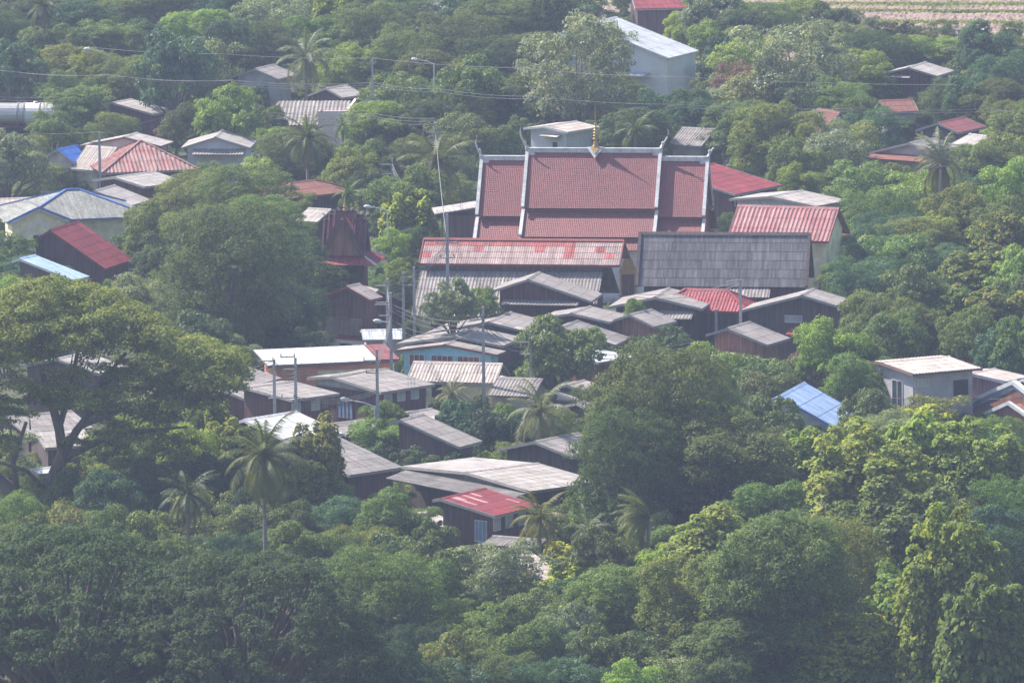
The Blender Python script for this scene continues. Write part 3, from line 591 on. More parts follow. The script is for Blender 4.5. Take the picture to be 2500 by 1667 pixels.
def thatch_hall():
    A = at(*PX('m2', 556, 182), 8.2); B = at(*PX('m2', 1636, 187), 8.2); th = math.atan2(B[1] - A[1], B[0] - A[0]); L = float(np.hypot(*(B - A)[:2])); M = (A + B) / 2
    o = empty('thatched_hall', (M[0], M[1], 0), th, 'hall with tall steep dark grey weathered thatch roof in front of the temple', 'temple hall')
    w_, p = 3.35, R(52); e = 8.2 - w_ * math.tan(p)
    for sy in (-1, 1):
        m = MB(); slope(m, -L/2, L/2, 0, 8.2, sy * w_, e, 'thatch', None, None, 5 + sy); m.build('roof', RM['thatch'], o)
        for x in (-L/2, L/2):
            b = MB(); b.bar((x, 0, 8.22), (x, sy * (w_ + .05), e + .02), .28, .24); b.build('verge_board', W['darkwood'], o)
    k = MB(); k.prism([(-.22, 8.1), (0, 8.36), (.22, 8.1)], L + .1, 'x', -L/2 - .05); k.build('ridge_cap', W['darkwood'], o)
    for x in (-L/2 + .45, L/2 - .5):
        m = MB(); m.prism([(-w_ + .5, e + .3), (0, 7.9), (w_ - .5, e + .3)], .06, 'x', x); m.build('gable_panel', W['oldwood'], o)
    m = MB(); m.box(-L/2 + .6, L/2 - .6, -w_ + .6, w_ - .6, 0, e + .5); m.build('wall', W['maroon'], o)
    m = MB(); slope(m, -L/2 + 4.5, L/2 - 3.2, -w_ + .3, e - .05, -w_ - 1.4, e - .75, 'corr', None, None, 8); m.build('lean_to_roof', RM['asb'], o)
    foot(o, -L/2, L/2, -w_, w_); LM.append((1770, 640, 'the thatched hall')); protect(o, [(-L/2, 0, 8.3), (L/2, 0, 8.3), (L/2, -w_, e - .4), (-L/2, -w_, e - .4)])

def tower():
    c0 = at(*PX('s1', 395, 175), 9.6); o = empty('drum_tower', (c0[0], c0[1], 0), R(-8), 'tall maroon wooden temple tower with steep tiered gables and flaring red skirt roof', 'tower')
    # cross roof: three stepped sections of a steep roof running across
    for x0, x1, z in ((-.95, .95, 9.6), (-1.45, 1.45, 9.2), (-1.9, 1.9, 8.75)):
        for sy in (-1, 1):
            m = MB(); slope(m, x0, x1, 0, z, sy * 1.75, z - 3.0, 'fine', None, None, 4); m.build('roof_tier', RM['rustred'], o)
        for x in (x0, x1):
            for sy in (-1, 1): b = MB(); b.bar((x, 0, z + .08), (x, sy * 1.8, z - 2.95), .16, .2); b.build('bargeboard', W['maroon'], o)
        k = MB(); k.box(x0 - .1, x1 + .1, -.09, .09, z, z + .16); k.build('ridge', W['maroon'], o)
    # front gable with pediment
    for sx in (-1, 1):
        m = MB(); v = [(0, -2.2, 8.9), (sx * 1.75, -2.2, 5.9), (sx * 1.75, 0, 5.9), (0, 0, 8.9)]; m.add(v, [(0, 1, 2, 3)]); v2 = [(a, b, c - .1) for a, b, c in v]; m.add(v2, [(3, 2, 1, 0)]); m.build('front_roof', W['maroon'], o)
        b = MB(); b.bar((0, -2.28, 9.1), (sx * 1.9, -2.28, 5.75), .12, .34); b.build('bargeboard', W['maroon'], o)
        b = MB(); b.bar((0, -2.0, 9.7), (sx * 1.6, -2.0, 6.6), .10, .22); b.build('bargeboard', W['maroon'], o)
    m = MB(); m.prism([(-1.65, 5.85), (0, 8.8), (1.65, 5.85)], .1, 'y', -2.15); m.build('pediment', W['redwood'], o)
    k = MB(); k.lathe([(.16, 0), (.22, .15), (.14, .3), (.2, .42), (.08, .8), (.05, 1.1), (.01, 1.5)], 8, (0, -.2, 9.6)); k.build('finial', W['gold'], o)
    for i in range(4):
        for sx in (-1, 1):
            f = MB(); xx = sx * (.5 + i * .45); zz = 9.62 - i * .16; f.tube([(xx, -.1, zz), (xx + sx * .12, -.1, zz + .25), (xx + sx * .3, -.1, zz + .3)], [.07, .05, .02], 5); f.build('finial', W['concrete'], o)
    # skirt roof, four sides
    for a in range(4):
        xf = Matrix.Rotation(R(90 * a), 4, 'Z'); m = MB(); slope(m, -3.15, 3.15, -1.7, 5.85, -3.1, 5.15, 'fine', None, xf, 3)
        m.build('skirt_roof', RM['redb'], o, clip=[(xf @ Vector((0, 0, 0)), xf.to_3x3() @ Vector((1, 1, 0))), (xf @ Vector((0, 0, 0)), xf.to_3x3() @ Vector((-1, 1, 0)))])
    m = MB()
    for sx in (-1, 1):
        for sy in (-1, 1): m.bar((sx * 1.6, sy * 1.6, 5.95), (sx * 3.2, sy * 3.2, 5.2), .14, .14)
    m.build('hip_trim', W['fascia_wh'], o)
    m = MB(); m.box(-1.7, 1.7, -1.7, 1.7, 0, 5.9); m.build('wall', W['maroon'], o)
    for sx in (-1, 1):
        m = MB(); m.box(sx * 1.8 - .14, sx * 1.8 + .14, -1.92, -1.64, 0, 5.5); m.build('post', W['frame_b'], o)
    FOOT.append((c0[0], c0[1], 2.6, 2.6, 0)); LM.append((838, 600, 'the red tower')); PROT.append([PX('s1', *q) for q in ((190, 200), (380, 100), (620, 200), (760, 600), (600, 860), (440, 860), (100, 640))])

def special_houses():
    # brick shop with a long white low roof
    A = at(*PX('m1', 110, 945), 5.0); B = at(*PX('m1', 890, 887), 5.0); th = math.atan2(B[1] - A[1], B[0] - A[0]); L = float(np.hypot(*(B - A)[:2]))
    th *= .55
    o = empty('brick_shop', ((A[0] + B[0]) / 2, (A[1] + B[1]) / 2 - 1.2, 0), th, 'orange brick and cream building with long low white metal roof', 'building')
    m = MB(); slope(m, -L/2, L/2 - 1.7, 2.2, 5.0, -3.4, 4.45, 'sheet', None, None, 4); m.build('roof', RM['white'], o)
    m = MB(); slope(m, L/2 - 1.68, L/2 + .1, 2.2, 5.02, -3.4, 4.5, 'sheet', None, None, 6); m.build('roof_patch', RM['rustred'], o)
    m = MB(); m.box(-L/2, L/2, -3.46, -3.41, 4.2, 4.40); m.build('fascia', W['fascia_br'], o)
    m = MB(); m.box(-L/2 + .9, -L/2 + 4.3, -3.2, 2, 0, 4.3); m.build('brick_wall', W['brick'], o)
    m = MB(); m.box(-L/2 + 4.3, L/2 - .3, -3.0, 2, 0, 4.3); m.build('plaster_wall', W['cream'], o)
    m = MB(); m.box(-L/2 + 4.35, L/2 - .4, -3.06, -3.003, 3.75, 4.2); m.build('brick_band', W['brick'], o)
    make_window(o, 'f', -L/2 + 3.1, 1.9, 1.2, .9, 'frame_w', 'glass', -3.2, 2); make_window(o, 'f', .8, 1.9, 1.6, 1.1, 'frame_w', 'glass', -3.0, 3)
    foot(o, -L/2 + .5, L/2, -2.8, 2); LM.append((790, 885, 'the brick shop')); protect(o, [(-L/2, 2, 5), (L/2, 2, 5), (L/2, -3.4, 2.4), (-L/2, -3.4, 2.4)])
    # yellow house with blue ridged hip roof and cream front gable
    A = at(*PX('t1', 440, 1288), 6.6); B = at(*PX('t1', 535, 1286), 6.6)
    o = empty('yellow_house', ((A[0] + B[0]) / 2, A[1] + .4, 0), R(14), 'pale yellow house with grey green tiled roof edged in blue and an arched gable', 'house')
    L = 1.3; w_ = 5.6; ef = 6.6 - w_ * math.tan(R(20))
    for (rot, clip) in ((0, 'f'), (180, 'b'), (90, 'r'), (-90, 'l')):
        m = MB()
        if rot in (0, 180):
            xf = Matrix.Rotation(R(rot), 4, 'Z'); slope(m, -L/2 - w_, L/2 + w_, 0, 6.6, -w_, ef, 'tile', None, xf, 4)
            sg = -1 if rot == 180 else 1; cl = [((L/2, 0, 0), (1, sg, 0)), ((-L/2, 0, 0), (-1, sg, 0))]
        else:
            sx = 1 if rot == 90 else -1; xf = Matrix.Translation((sx * L/2, 0, 0)) @ Matrix.Rotation(R(rot), 4, 'Z'); slope(m, -w_, w_, 0, 6.6, -w_, ef, 'tile', None, xf, 4)
            cl = [((sx * L/2, 0, 0), (-sx, 1, 0)), ((sx * L/2, 0, 0), (-sx, -1, 0))]
        m.build('roof_slope', RM['greytile'], o, clip=cl)
    k = MB(); k.bar((-L/2, 0, 6.68), (L/2, 0, 6.68), .22, .14)
    for sx in (-1, 1):
        for sy in (-1, 1): k.bar((sx * L/2, 0, 6.66), (sx * (L/2 + w_), sy * w_, ef + .1), .2, .12)
    k.build('ridge_trim', W['fascia_bl'], o)
    m = MB()
    for sy in (-1, 1): m.box(-L/2 - w_, L/2 + w_, sy * w_ - .03, sy * w_ + .03, ef - .2, ef - .05)
    for sx in (-1, 1): m.box(sx * (L/2 + w_) - .03, sx * (L/2 + w_) + .03, -w_, w_, ef - .2, ef - .05)
    m.build('fascia', W['fascia_bl'], o)
    m = MB(); m.box(-L/2 - w_ + .7, L/2 + w_ - .7, -w_ + .7, w_ - .7, 0, ef - .05); m.build('wall', W['cream'], o)
    make_window(o, 'f', 4.9, 3.2, .9, 1.0, 'frame_w', 'glass', -w_ + .7, 1)
    gx = -4.6   # front gable
    for sx in (-1, 1):
        xf = Matrix.Translation((gx, 0, 0)) @ Matrix.Rotation(R(90 * sx), 4, 'Z')
        m = MB(); a, b_ = (-7.0, -.4) if sx > 0 else (.4, 7.0)
        slope(m, a, b_, 0, 5.9, -3.0, 4.65, 'tile', None, xf, 2); m.build('gable_roof', RM['greytile'], o)
        b = MB(); b.bar((gx, -7.05, 5.98), (gx + sx * 3.05, -7.05, 4.66), .12, .2); b.build('bargeboard', W['fascia_bl'], o)
        b = MB(); b.bar((gx, -6.98, 5.8), (gx + sx * 2.9, -6.98, 4.5), .1, .2); b.build('bargeboard', W['fascia_wh'], o)
    m = MB(); m.prism([(gx - 2.5, 0), (gx - 2.5, 4.75), (gx, 5.8), (gx + 2.5, 4.75), (gx + 2.5, 0)], 2.2, 'y', -6.7); m.build('gable_wall', W['cream'], o)
    ar = MB(); n = 12; q = [(gx + 1.15 * math.cos(math.pi * i / n), 3.6 + 1.0 * math.sin(math.pi * i / n)) for i in range(n + 1)]
    ar.prism([(gx - 1.15, 2.2)] + q[::-1] + [(gx + 1.15, 2.2)], .06, 'y', -6.76); ao = ar.build('arch_surround', W['white'], o)
    ar = MB(); q = [(gx + .95 * math.cos(math.pi * i / n), 3.6 + .8 * math.sin(math.pi * i / n)) for i in range(n + 1)]
    ar.prism([(gx - .95, 2.2)] + q[::-1] + [(gx + .95, 2.2)], .05, 'y', -6.79); ar.build('arch_panel', W['cream'], ao)
    make_window(o, 'f', gx, 2.9, 1.1, .9, 'frame_w', 'glass', -6.79, 1)
    foot(o, -6, 6, -6.7, 5); LM.append((170, 500, 'the yellow house')); protect(o, [(-L/2, 0, 6.7), (L/2, 0, 6.7), (L/2 + w_, -w_, ef - 1), (-6.5, -7, 3.4), (-8, -6, 4.6)])
    # grey corrugated house with pink parapet
    A = at(*PX('t1', 1960, 680), 5.5); B = at(*PX('t2', 70, 690), 5.5); L = float(np.hypot(*(B - A)[:2]))
    o = empty('parapet_house', ((A[0] + B[0]) / 2 + .3, A[1] - .5, 0), R(-4), 'house with grey ribbed roof behind a tall pink parapet wall, upper left of centre', 'house')
    m = MB(); slope(m, -L/2 - 1.2, L/2 - .4, 0, 5.5, -5.4, 3.6, 'big', None, None, 4); m.build('roof', RM['asb'], o)
    m = MB(); slope(m, -L/2 - 1.2, L/2 - .4, 0, 5.5, 4, 4.0, 'big', None, None, 4); m.build('roof', RM['asb'], o)
    m = MB(); m.box(L/2 - 3.3, L/2, -5.8, -5.55, 0, 5.1); m.box(L/2 - .35, L/2 - .1, -5.55, 4, 0, 5.3); m.build('parapet_wall', W['pink'], o)
    m = MB(); m.box(-L/2 - .8, L/2 - .4, -4.6, 3.4, 0, 3.6); m.build('wall', W['beige'], o)
    m = MB(); m.box(-L/2 - 1.5, -L/2 - 1.22, -2.5, 1.5, 3.6, 5.3); m.build('end_parapet', W['fascia_br'], o)
    foot(o, -L/2, L/2, -5.6, 3.4); LM.append((770, 285, 'the pink parapet')); protect(o, [(-L/2 - 1, 0, 5.6), (L/2, 0, 5.6), (L/2, -5.8, 2.2), (-L/2 - 1.5, -5.4, 3.2)])
    # grey ribbed roof right behind the temple, shed left of temple
    def simple(name, label, crop, a, b, z, pit, run, roof, wall, cat='house', back=2.5, th=None, vis=.6, gw=None, fas='fascia'):
        A = at(*PX(crop, *a), z); B = at(*PX(crop, *b), z); t_ = math.atan2(B[1] - A[1], B[0] - A[0]); L = float(np.hypot(*(B - A)[:2])); HP[label] = (A[0], A[1], t_, L, run, back, R(pit), z)
        return gable(label, name, label, roof=roof, wall=wall, fas=fas, vis=vis, cat=cat, oh=.4, og=.3)
    simple('shed', 'grey ribbed roof right behind the temple\'s right horns', 't3', (45, 862), (265, 872), 4.8, 22, 3.4, ('corr', 'asb'), 'beige', 'shed')
    simple('timber_house', 'pale grey roof left of the red tower top, behind the dense tree', 'm1', (400, 22), (545, 30), 4.8, 17, 2.8, ('asb', 'asb_l'), 'darkwood')
    simple('shed', 'beige roof at the far left above the yellow house', 't1', (-20, 1345), (330, 1332), 4.6, 12, 3.6, ('asb', 'beige'), 'grey', 'shed')
    simple('shed', 'deep blue ribbed roof beside the weathered red pyramid roof', 't1', (380, 1010), (520, 980), 5.0, 32, 2.0, ('corr', 'blued'), 'beige', 'shed', th=0)
    simple('shed', 'beige ribbed roof wedged behind the pole and the red pyramid roof', 't1', (585, 985), (790, 1000), 5.2, 38, 2.6, ('corr', 'beige'), 'beige', 'shed')
    simple('timber_house', 'house with dark red gable edges at the left picture edge', 't1', (-60, 870), (-10, 900), 6.0, 22, 4.0, ('asb', 'red'), 'darkwood')
    simple('shed', 'small pale blue roof at the left edge below the red gable edges', 't1', (-60, 1042), (70, 1050), 3.6, 14, 1.5, ('sheet', 'paleblue'), 'grey', 'shed')
    simple('timber_house', 'small grey roof at the right side of the red plank house', 'm1', (750, 520), (850, 545), 4.6, 22, 2.2, ('asb', 'asb'), 'darkwood')
    simple('shed', 'grey flat roofed shed behind the cluster of poles', 'm1', (740, 800), (1000, 795), 3.2, 8, 3.0, ('sheet', 'metal'), 'grey', 'shed')
    simple('timber_house', 'red roof at the top edge above the white warehouse', 't2', (1960, -52), (2320, -60), 6.0, 18, 4.5, ('asb', 'red'), 'darkwood')
    simple('timber_house', 'small pale roof among the trees at the top edge', 't2', (590, 30), (700, 22), 5.0, 18, 2.2, ('asb', 'asb_l'), 'pale')
    simple('shed', 'pale flat roof beside the ploughed field', 't3', (1950, 185), (2060, 178), 4.2, 10, 1.6, ('sheet', 'metal'), 'grey', 'shed')
    simple('tiled_house', 'house with small orange tiled roof in the trees right of the temple horns', 't3', (960, 735), (1110, 760), 5.0, 38, 3.4, ('fine', 'browntile'), 'beige')
    simple('tiled_house', 'house with low brown roof crest under the high right gable', 't3', (1380, 680), (1600, 672), 5.0, 24, 2.2, ('fine', 'browntile'), 'grey')
    simple('timber_house', 'grey roof under the wind-blown palm at the right', 't3', (1985, 905), (2140, 925), 5.2, 18, 2.4, ('asb', 'asb_l'), 'grey')
    simple('timber_house', 'long grey roof glimpsed behind the lower trunk of the great rain tree', 'l1', (60, 1345), (620, 1290), 4.4, 16, 3.4, ('asb', 'asb'), 'darkwood')
    simple('timber_house', 'grey roof glimpsed low between the trunks of the great rain tree', 'l1', (300, 1465), (720, 1440), 4.0, 16, 3.2, ('asb', 'asb_l'), 'darkwood')
    simple('timber_house', 'grey roof glimpsed through the right side of the great rain tree', 'l1', (1040, 1165), (1500, 1180), 4.6, 14, 2.6, ('asb', 'asb_l'), 'darkwood')
    simple('shed', 'narrow white edged roof beneath the fork of the great rain tree', 'l2', (195, 222), (345, 205), 3.2, 10, 1.2, ('sheet', 'white'), 'grey', 'shed')
    simple('shed', 'small white patch of roof above the round dark green crown', 'm2', (1060, 925), (1165, 955), 3.4, 14, 1.6, ('sheet', 'beige'), 'beige', 'shed')
    simple('timber_house', 'pale roof behind the trees left of the grey block house', 'm3', (1290, 512), (1420, 505), 4.6, 14, 1.8, ('corr', 'beige'), 'grey')
    simple('timber_house', 'small pale roof between the dark mango crowns', 'b1', (1240, 280), (1385, 278), 4.2, 12, 2.2, ('asb', 'asb_l'), 'darkwood')
    simple('timber_house', 'narrow eave showing above the dark mango crowns', 'b1', (1240, 262), (1370, 240), 4.0, 10, 1.6, ('asb', 'asb'), 'maroon')
    simple('timber_house', 'dark grey lean roof under the white metal roof', 'b1', (740, 335), (960, 308), 4.0, 12, 2.6, ('asb', 'asb'), 'darkwood')
    simple('timber_house', 'small grey roof right of the pink parapet under the distant palm', 't1', (2200, 595), (2345, 575), 4.6, 20, 2.4, ('asb', 'asb_l'), 'darkwood')
    x, y, th, L, w, wl, p, zr = HP['white_barge']; o = empty('porch', (x - .9 * math.cos(th), y - .9 * math.sin(th), 0), th, 'porch gable with thick white edge and blue underside at the right picture edge', 'porch'); tp = math.tan(p)
    for k, (d, hh, m_) in enumerate(((0, .34, 'fascia_wh'), (.25, .5, 'bluedoor'))):
        b = MB(); b.prism([(-w, zr - w * tp - d), (0, zr - d), (wl + .3, zr - (wl + .3) * tp - d), (wl + .3, zr - (wl + .3) * tp - d - hh), (0, zr - d - hh), (-w, zr - w * tp - d - hh)], .5 - .3 * k, 'x', -.3 + .3 * k); b.build('verge_board' if k == 0 else 'soffit', W[m_], o)
    b = MB(); b.prism([(-3, zr - 1.0 - 3 * tp), (-.9, zr - 1.5), (3.0, zr - 1.5 - 3.9 * tp), (3, zr - 1.8 - 3.9 * tp), (-.9, zr - 1.8), (-3, zr - 1.3 - 3 * tp)], .3, 'x', -1.5); b.build('lower_verge', W['fascia_wh'], o)
    b = MB(); b.prism([(-3, 0), (-3, zr - 1.3 - 3 * tp), (-.9, zr - 1.8), (2.6, zr - 1.8 - 3.5 * tp), (2.6, 0)], 1.1, 'x', -1.2); b.build('wall', W['redwood'], o)
    # open shed left of the temple
    A = at(*PX('m1', 1210, 35), 6.0); B = at(*PX('m1', 1455, 0), 6.0)
    o = empty('open_shed', ((A[0] + B[0]) / 2 + .6, A[1] + 1, 0), R(4), 'dark open shed with thin tilted pale roof at the left end of the temple', 'shed')
    m = MB(); m.prism([(-2.6, 5.75), (2.8, 6.5), (2.8, 6.6), (-2.6, 5.85)], 4.5, 'y', -2.3); m.build('roof', RM['asb_l'], o)
    m = MB(); m.box(-1.4, 2.6, -1.6, 1.8, 0, 5.6); m.build('wall', W['darkwood'], o)
    for x in (-1.9, 2.7): m = MB(); m.box(x - .09, x + .09, -2, -1.82, 0, 5.78); m.build('post', W['bark'], o)
    foot(o, -1.4, 2.6, -1.6, 1.8); PROT.append([PX('m1', *q) for q in ((1210, 20), (1455, 0), (1455, 210), (1320, 210))])
    # garden wall by the grey block house and by the tower
    for crop, a, b, z, lab in (('t1', (1085, 690), (1440, 735), 1.6, 'low grey block garden wall beside the distant dark conifers'), ('m1', (1010, 800), (1130, 790), 1.8, 'short grey wall below the cluster of poles')):
        A = at(*PX(crop, *a), z); B = at(*PX(crop, *b), z); t_ = math.atan2(B[1] - A[1], B[0] - A[0]); L = float(np.hypot(*(B - A)[:2]))
        o = empty('garden_wall', ((A[0] + B[0]) / 2, (A[1] + B[1]) / 2, 0), t_, lab, 'wall'); m = MB(); m.box(-L/2, L/2, -.1, .1, 0, z - .06); m.build('panel', W['grey'], o)
        m = MB(); m.box(-L/2, L/2, -.14, .14, z - .06, z + .03); m.build('coping', W['concrete'], o)
def tankers():
    for i, (px, lab, ln) in enumerate((( -30, 'silver tanker trailer at the left edge of the upper road', 6.5), (275, 'white topped tanker further along the upper road, half behind bushes', 5.0))):
        c = at(*PX('t1', px, 765), 2.4); o = empty('tank_trailer', (c[0], c[1], 0), R(-6), lab, 'tanker')
        m = MB(); k = 20; prof = [(-ln/2, .9), (-ln/2 + .05, 1.12), (ln/2 - .05, 1.12), (ln/2, .9)]; vs = [(x, r * 1.02 * math.cos(2 * math.pi * j / k), 2.35 + r * 1.02 * math.sin(2 * math.pi * j / k)) for x, r in prof for j in range(k)]
        f = [(a * k + j, a * k + (j + 1) % k, (a + 1) * k + (j + 1) % k, (a + 1) * k + j) for a in range(3) for j in range(k)] + [tuple(range(k))[::-1], tuple(3 * k + j for j in range(k))]
        m.add(vs, f); m.build('tank', W['steel'] if i == 0 else W['metalwall'], o)
        for x in (-ln/2 + .8, 0, ln/2 - .8):
            r = MB(); vs = [(x + dx, rr_ * math.cos(2 * math.pi * j / k), 2.35 + rr_ * math.sin(2 * math.pi * j / k)) for dx, rr_ in ((-.06, 1.16), (-.06, 1.21), (.06, 1.21), (.06, 1.16)) for j in range(k)]
            r.add(vs, [(a * k + j, a * k + (j + 1) % k, (a + 1) * k + (j + 1) % k, (a + 1) * k + j) for a in range(3) for j in range(k)]); r.build('band', W['concrete'], o)
        m = MB(); m.box(-ln/2, ln/2, -.9, .9, .95, 1.15); m.build('chassis', W['fascia_red'], o)
        m = MB(); m.box(ln/2 + .02, ln/2 + .1, -.6, -.55, 1.2, 3.2); m.box(ln/2 + .02, ln/2 + .1, -.2, -.15, 1.2, 3.2)
        for z in np.arange(1.3, 3.2, .3): m.box(ln/2 + .03, ln/2 + .08, -.55, -.2, z, z + .05)
        m.build('ladder', W['steel'], o)
        for x in (-ln/2 + .7, -ln/2 + 1.8, ln/2 - 1.8, ln/2 - .7):
            for y in (-.95, .95):
                wv = [(x + .5 * math.cos(2 * math.pi * j / 16), y + d, .5 + .5 * math.sin(2 * math.pi * j / 16)) for d in (-.14, .14) for j in range(16)]
                m = MB(); m.add(wv, [(j, (j + 1) % 16, 16 + (j + 1) % 16, 16 + j) for j in range(16)] + [tuple(range(16))[::-1], tuple(range(16, 32))]); m.build('wheel', W['tyre'], o)
        m = MB(); m.lathe([(.25, 0), (.25, .12), (.2, .16)], 10, (-.5, 0, 3.48)); m.build('hatch', W['steel'], o)
        LM.append((*proj(c), 'the tanker'))
    PROT.append([PX('t1', *q) for q in ((0, 680), (340, 690), (340, 770), (160, 860), (0, 860))])
# ------------------------------------------------------------ trees
def unit(a): return a / np.maximum(np.linalg.norm(a, axis=-1, keepdims=True), 1e-6)
def leaf_mesh(name, P, Nn, size, asp, g, var, hue, droop=0.0, fold=False):
    """one small leaf blade (or leaf tuft) per point"""
    n = len(P); r = g.normal(size=(n, 3)); T = unit(np.cross(Nn, r)); T[:, 2] -= droop; T = unit(T); Bn = unit(np.cross(Nn, T))
    L = size * g.uniform(.65, 1.35, (n, 1)); Wd = L * asp * g.uniform(.8, 1.2, (n, 1)) * .5
    a = P - T * L * .5; c = P + T * L * .5; b = P + Bn * Wd - T * L * .08; d = P - Bn * Wd - T * L * .08
    if fold: m = Nn * L * .12; b = b + m; d = d + m; c = c - Nn * L * .12
    V = np.stack([a, b, c, d], 1).reshape(-1, 3)
    me = bpy.data.meshes.new(name); me.vertices.add(4 * n); me.vertices.foreach_set('co', V.astype('f').ravel())
    me.loops.add(4 * n); me.loops.foreach_set('vertex_index', np.arange(4 * n, dtype=np.int32))
    me.polygons.add(n); me.polygons.foreach_set('loop_start', np.arange(0, 4 * n, 4, dtype=np.int32))
    try: me.polygons.foreach_set('loop_total', np.full(n, 4, np.int32))
    except Exception: pass
    me.update(calc_edges=True)
    ca = me.color_attributes.new('leaf', 'FLOAT_COLOR', 'POINT'); q = np.zeros((n, 4, 4), 'f')
    q[:, :, 0] = np.clip(var, 0, 1)[:, None]; q[:, :, 1] = np.clip(hue, 0, 1)[:, None]; q[:, :, 3] = 1
    ca.data.foreach_set('color', q.ravel()); return me
def foliage(name, lobes, n, size, asp, seed, up=.5, jit=.7, clump=.28, shell=.78, per=26, droop=0.0, tips=.25, low=-.35, fold=False, mat=None):
    """leaves gathered in tufts over the outsides of the lobes"""
    g = np.random.default_rng(seed); Lb = np.array([l[:3] for l in lobes]); Rr = np.array([l[3] for l in lobes]); Fl = np.array([l[4] if len(l) > 4 else .8 for l in lobes])
    nc = int(n / per * 1.9); pr = Rr ** 2 / (Rr ** 2).sum(); k = g.choice(len(Lb), nc, p=pr); d = unit(g.normal(size=(nc, 3)))
    bad = d[:, 2] < low; d[bad, 2] *= -1
    rad = (shell + (1 - shell) * g.random(nc) ** .5) * (1 + g.normal(size=nc) * .06)
    C = Lb[k] + d * np.stack([Rr[k] * rad, Rr[k] * rad, Rr[k] * Fl[k] * rad], 1)
    q = C[:, None, :] - Lb[None]; q[:, :, 2] /= Fl[None]; dist = np.linalg.norm(q, axis=2) / Rr[None]; dist[np.arange(nc), k] = 9
    keep = dist.min(1) > .72; C = C[keep]; d = d[keep]; nc = len(C); m = max(1, n // max(nc, 1))
    cv = g.random(nc); zr_ = (C[:, 2] - C[:, 2].min()) / max(np.ptp(C[:, 2]), .1); ch = (g.random(nc) < tips * .5) * g.random(nc) 
    u = unit(g.normal(size=(nc * m, 3))); u[:, 2] = np.where(u[:, 2] < -.25, -u[:, 2], u[:, 2]); rc = np.repeat(clump * 1.55 * g.uniform(.6, 1.35, (nc, 1)), m, 0)
    P = np.repeat(C, m, 0) + u * rc * g.uniform(.72, 1.05, (nc * m, 1)) * np.array([1, 1, .75]); D = np.repeat(d, m, 0)
    Nn = unit(u * .75 + D * .35 + np.array([0, 0, up * .6]) + g.normal(size=P.shape) * jit * .5)
    var = .5 + (np.repeat(cv, m) - .5) * .55 + g.normal(size=len(P)) * .17; hue = np.repeat(ch, m) + g.random(len(P)) * tips * .6
    me = leaf_mesh(name, P, Nn, size, asp, g, var, hue, droop, fold); me.materials.append(mat or LEAF); return me
def limbs(name, lobes, base_r, forks, seed, m='bark', zf=None, lean=(0, 0), nb=None):
    g = random.Random(seed); mb = MB(); lo = sorted(lobes, key=lambda l: l[3], reverse=True)[:nb or 14]
    zc = zf if zf is not None else min(l[2] for l in lobes) * .55
    top = Vector((lean[0], lean[1], zc)); mb.tube([(0, 0, -.3), (lean[0] * .3, lean[1] * .3, zc * .4), tuple(top)], [base_r * 1.25, base_r, base_r * .8], 8)
    for l in lo:
        e = Vector(l[:3]); mid = top.lerp(e, .5) + Vector((g.uniform(-.3, .3), g.uniform(-.3, .3), g.uniform(.1, .6) * (e.z - zc) * .3))
        mb.tube([tuple(top - Vector((0, 0, .2))), tuple(mid), tuple(e)], [base_r * .5, base_r * .3, base_r * .08], 5)
    v = np.concatenate(mb.v); me = bpy.data.meshes.new(name); me.from_pydata(v.tolist(), [], mb.f); me.materials.append(W[m]); me.shade_smooth(); return me

def lobes_round(seed, Rx, Hz, zc, n=16, rl=.42, bottom=-.5):
    g = random.Random(seed); out = [(0, 0, zc, min(Rx, Hz) * .62, .9)]
    for i in range(n):
        z = 1 - (i + .5) / n * (1 - bottom); rr = math.sqrt(max(0, 1 - z * z)); a = i * 2.399 + g.uniform(-.4, .4); k = g.uniform(.42, 1.0)
        out.append((Rx * rr * k * math.cos(a), Rx * rr * k * math.sin(a), zc + Hz * z * k, Rx * rl * g.uniform(.55, 1.1), g.uniform(.65, .95) * min(1.2, Hz / Rx)))
    return out
def lobes_umbrella(seed, Rx, z0, dz, n=60, lr=(.9, 1.6), under=.35):
    g = random.Random(seed); out = []
    for i in range(n):
        r = math.sqrt((i + .5) / n); a = i * 2.399 + g.uniform(-.25, .25); x, y = Rx * .92 * r * math.cos(a), Rx * .92 * r * math.sin(a)
        out.append((x, y, z0 - dz * r * r + g.uniform(-.45, .45), g.uniform(*lr), g.uniform(.35, .55)))
    for i in range(int(n * under)):
        r = g.uniform(.45, .98); a = g.uniform(0, 6.28); out.append((Rx * .9 * r * math.cos(a), Rx * .9 * r * math.sin(a), z0 - dz * r * r - g.uniform(1.2, 3.2), g.uniform(lr[0] * .7, lr[1] * .8), .4))
    return out
def lobes_shoots(seed, Rx, H, z0, n=11):
    g = random.Random(seed); out = []
    for i in range(n):
        r = math.sqrt(g.random()) * Rx * .75; a = i * 2.399; h = H * (1 - .45 * (r / Rx) ** 2) * g.uniform(.8, 1.1); x, y = r * math.cos(a), r * math.sin(a); k = 5
        for j in range(k):
            t = (j + .6) / k; out.append((x * (1 + .15 * t) + g.uniform(-.25, .25), y + g.uniform(-.25, .25), z0 + h * t, Rx * .30 * (1.15 - .75 * t) * g.uniform(.8, 1.2), 1.0))
    return out
def lobes_plume(seed, Rx, H, z0, n=13):
    g = random.Random(seed); out = []
    for i in range(n):
        a = i * 2.399; lean = g.uniform(.15, 1.0) * Rx * .8; h = H * g.uniform(.75, 1.05) * (1 - .25 * lean / Rx)
        for j in range(5):
            t = (j + 1) / 5; out.append((lean * t ** 1.8 * math.cos(a), lean * t ** 1.8 * math.sin(a), z0 + h * (t - .12 * t ** 3), Rx * .26 * (1.1 - .45 * t), .9))
    return out
